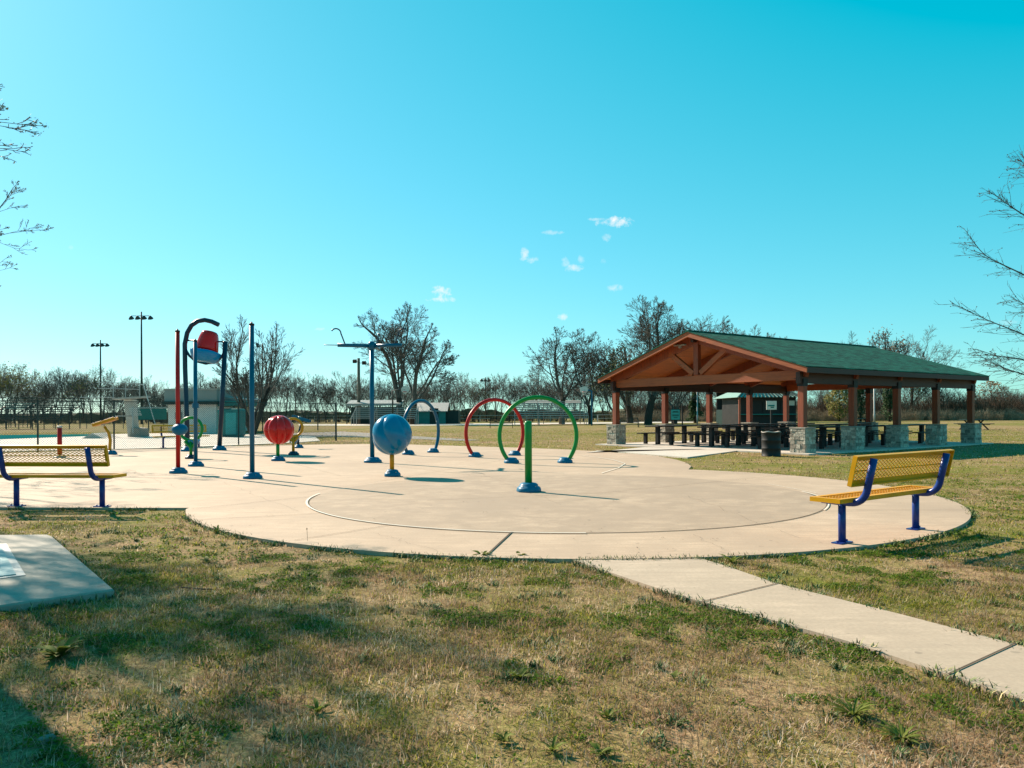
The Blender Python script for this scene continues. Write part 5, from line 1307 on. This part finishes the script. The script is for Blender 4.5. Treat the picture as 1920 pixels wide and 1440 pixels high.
# soften the glow round the sun: compress the bright end of each channel
sp_ = nt.nodes.new('ShaderNodeSeparateColor'); L(nt, c, sp_.inputs[0]); cc_ = nt.nodes.new('ShaderNodeCombineColor')
for i_, (g_, k_) in enumerate(((.82, .72), (.56, .825), (.62, .91))):
    L(nt, mathn(nt, 'MULTIPLY', mathn(nt, 'POWER', mathn(nt, 'MULTIPLY', sp_.outputs[i_], .182), g_), k_/.182), cc_.inputs[i_])
c = cc_.outputs[0]
geo = nt.nodes.new('ShaderNodeTexCoord'); sep = nt.nodes.new('ShaderNodeSeparateXYZ'); L(nt, geo.outputs['Generated'], sep.inputs[0])
inv = mathn(nt, 'MAXIMUM', sep.outputs[1], .02); u = mathn(nt, 'DIVIDE', sep.outputs[0], inv); v = mathn(nt, 'DIVIDE', sep.outputs[2], inv)
cb = nt.nodes.new('ShaderNodeCombineXYZ'); L(nt, u, cb.inputs[0]); L(nt, v, cb.inputs[1])
n1 = noise(nt, cb.outputs[0], 38, 6, .68, .5); n2 = noise(nt, cb.outputs[0], 130, 5, .7)
nz = mathn(nt, 'ADD', mathn(nt, 'MULTIPLY', mathn(nt, 'SUBTRACT', n1, .5), 2.6), mathn(nt, 'MULTIPLY', mathn(nt, 'SUBTRACT', n2, .5), 1.5))
tot = None
for (px_, py_, hw, hh2, dn) in ((1152, 417, 36, 13, 1.0), (1122, 411, 22, 4, .6), (1035, 436, 24, 5, .5), (1138, 445, 11, 10, .55), (985, 476, 9, 13, .7), (996, 487, 22, 8, .7), (1060, 492, 9, 12, .5), (1074, 503, 19, 8, .6), (1090, 486, 8, 8, .35),
        (1131, 490, 7, 6, .25), (1154, 541, 17, 10, .55), (826, 549, 20, 15, 1.0), (826, 562, 34, 7, 1.0), (1054, 594, 11, 8, .9), (600, 617, 14, 5, .6), (1885, 605, 26, 7, .4), (133, 464, 6, 6, .2)):
    q = P(px_, py_, 1.0); cu, cv = q.x, q.z-EYE
    du = mathn(nt, 'DIVIDE', mathn(nt, 'SUBTRACT', u, cu), hw/F); dv = mathn(nt, 'DIVIDE', mathn(nt, 'SUBTRACT', v, cv), hh2/F)
    d2 = mathn(nt, 'ADD', mathn(nt, 'MULTIPLY', du, du), mathn(nt, 'MULTIPLY', dv, dv))
    mk = mathn(nt, 'SUBTRACT', .75, d2); mk = mathn(nt, 'ADD', mk, mathn(nt, 'MULTIPLY', nz, 1.5)); mk = mathn(nt, 'MULTIPLY', mk, .7*dn, True)
    lim = mathn(nt, 'LESS_THAN', d2, 3.2); mk = mathn(nt, 'MULTIPLY', mk, lim)
    tot = mk if tot is None else mathn(nt, 'MAXIMUM', tot, mk)
frt = mathn(nt, 'GREATER_THAN', sep.outputs[1], .1); tot = mathn(nt, 'MULTIPLY', tot, frt)
CLOUD = 5.6
c = mixc(nt, tot, c, (CLOUD, CLOUD*.985, CLOUD*.97))
L(nt, c, bg.inputs[0]); bg.inputs[1].default_value = .086; L(nt, bg.outputs[0], out.inputs[0])
sl = bpy.data.lights.new('sun', 'SUN'); sl.energy = 5.0; sl.angle = R(.5); sl.color = (1.0, .83, .66); so = bpy.data.objects.new('sun', sl); C.objects.link(so)
sv = Vector((SUN_AZ.x*math.cos(SUN_EL), SUN_AZ.y*math.cos(SUN_EL), math.sin(SUN_EL))); so.rotation_euler = (-sv).to_track_quat('-Z', 'Y').to_euler(); so.location = sv*50
cam = bpy.data.cameras.new('camera'); co = bpy.data.objects.new('camera', cam); C.objects.link(co); sc.camera = co
cam.sensor_width = 36; cam.lens = 36*F/1920; cam.shift_y = (HOR-720)/1920; cam.clip_start = .05; cam.clip_end = 4000
co.location = (0, 0, EYE); co.rotation_euler = (PI/2, ROLL, 0)
sc.view_settings.view_transform = 'Standard'; sc.view_settings.look = 'None'; sc.view_settings.exposure = 1.13; sc.view_settings.gamma = 1
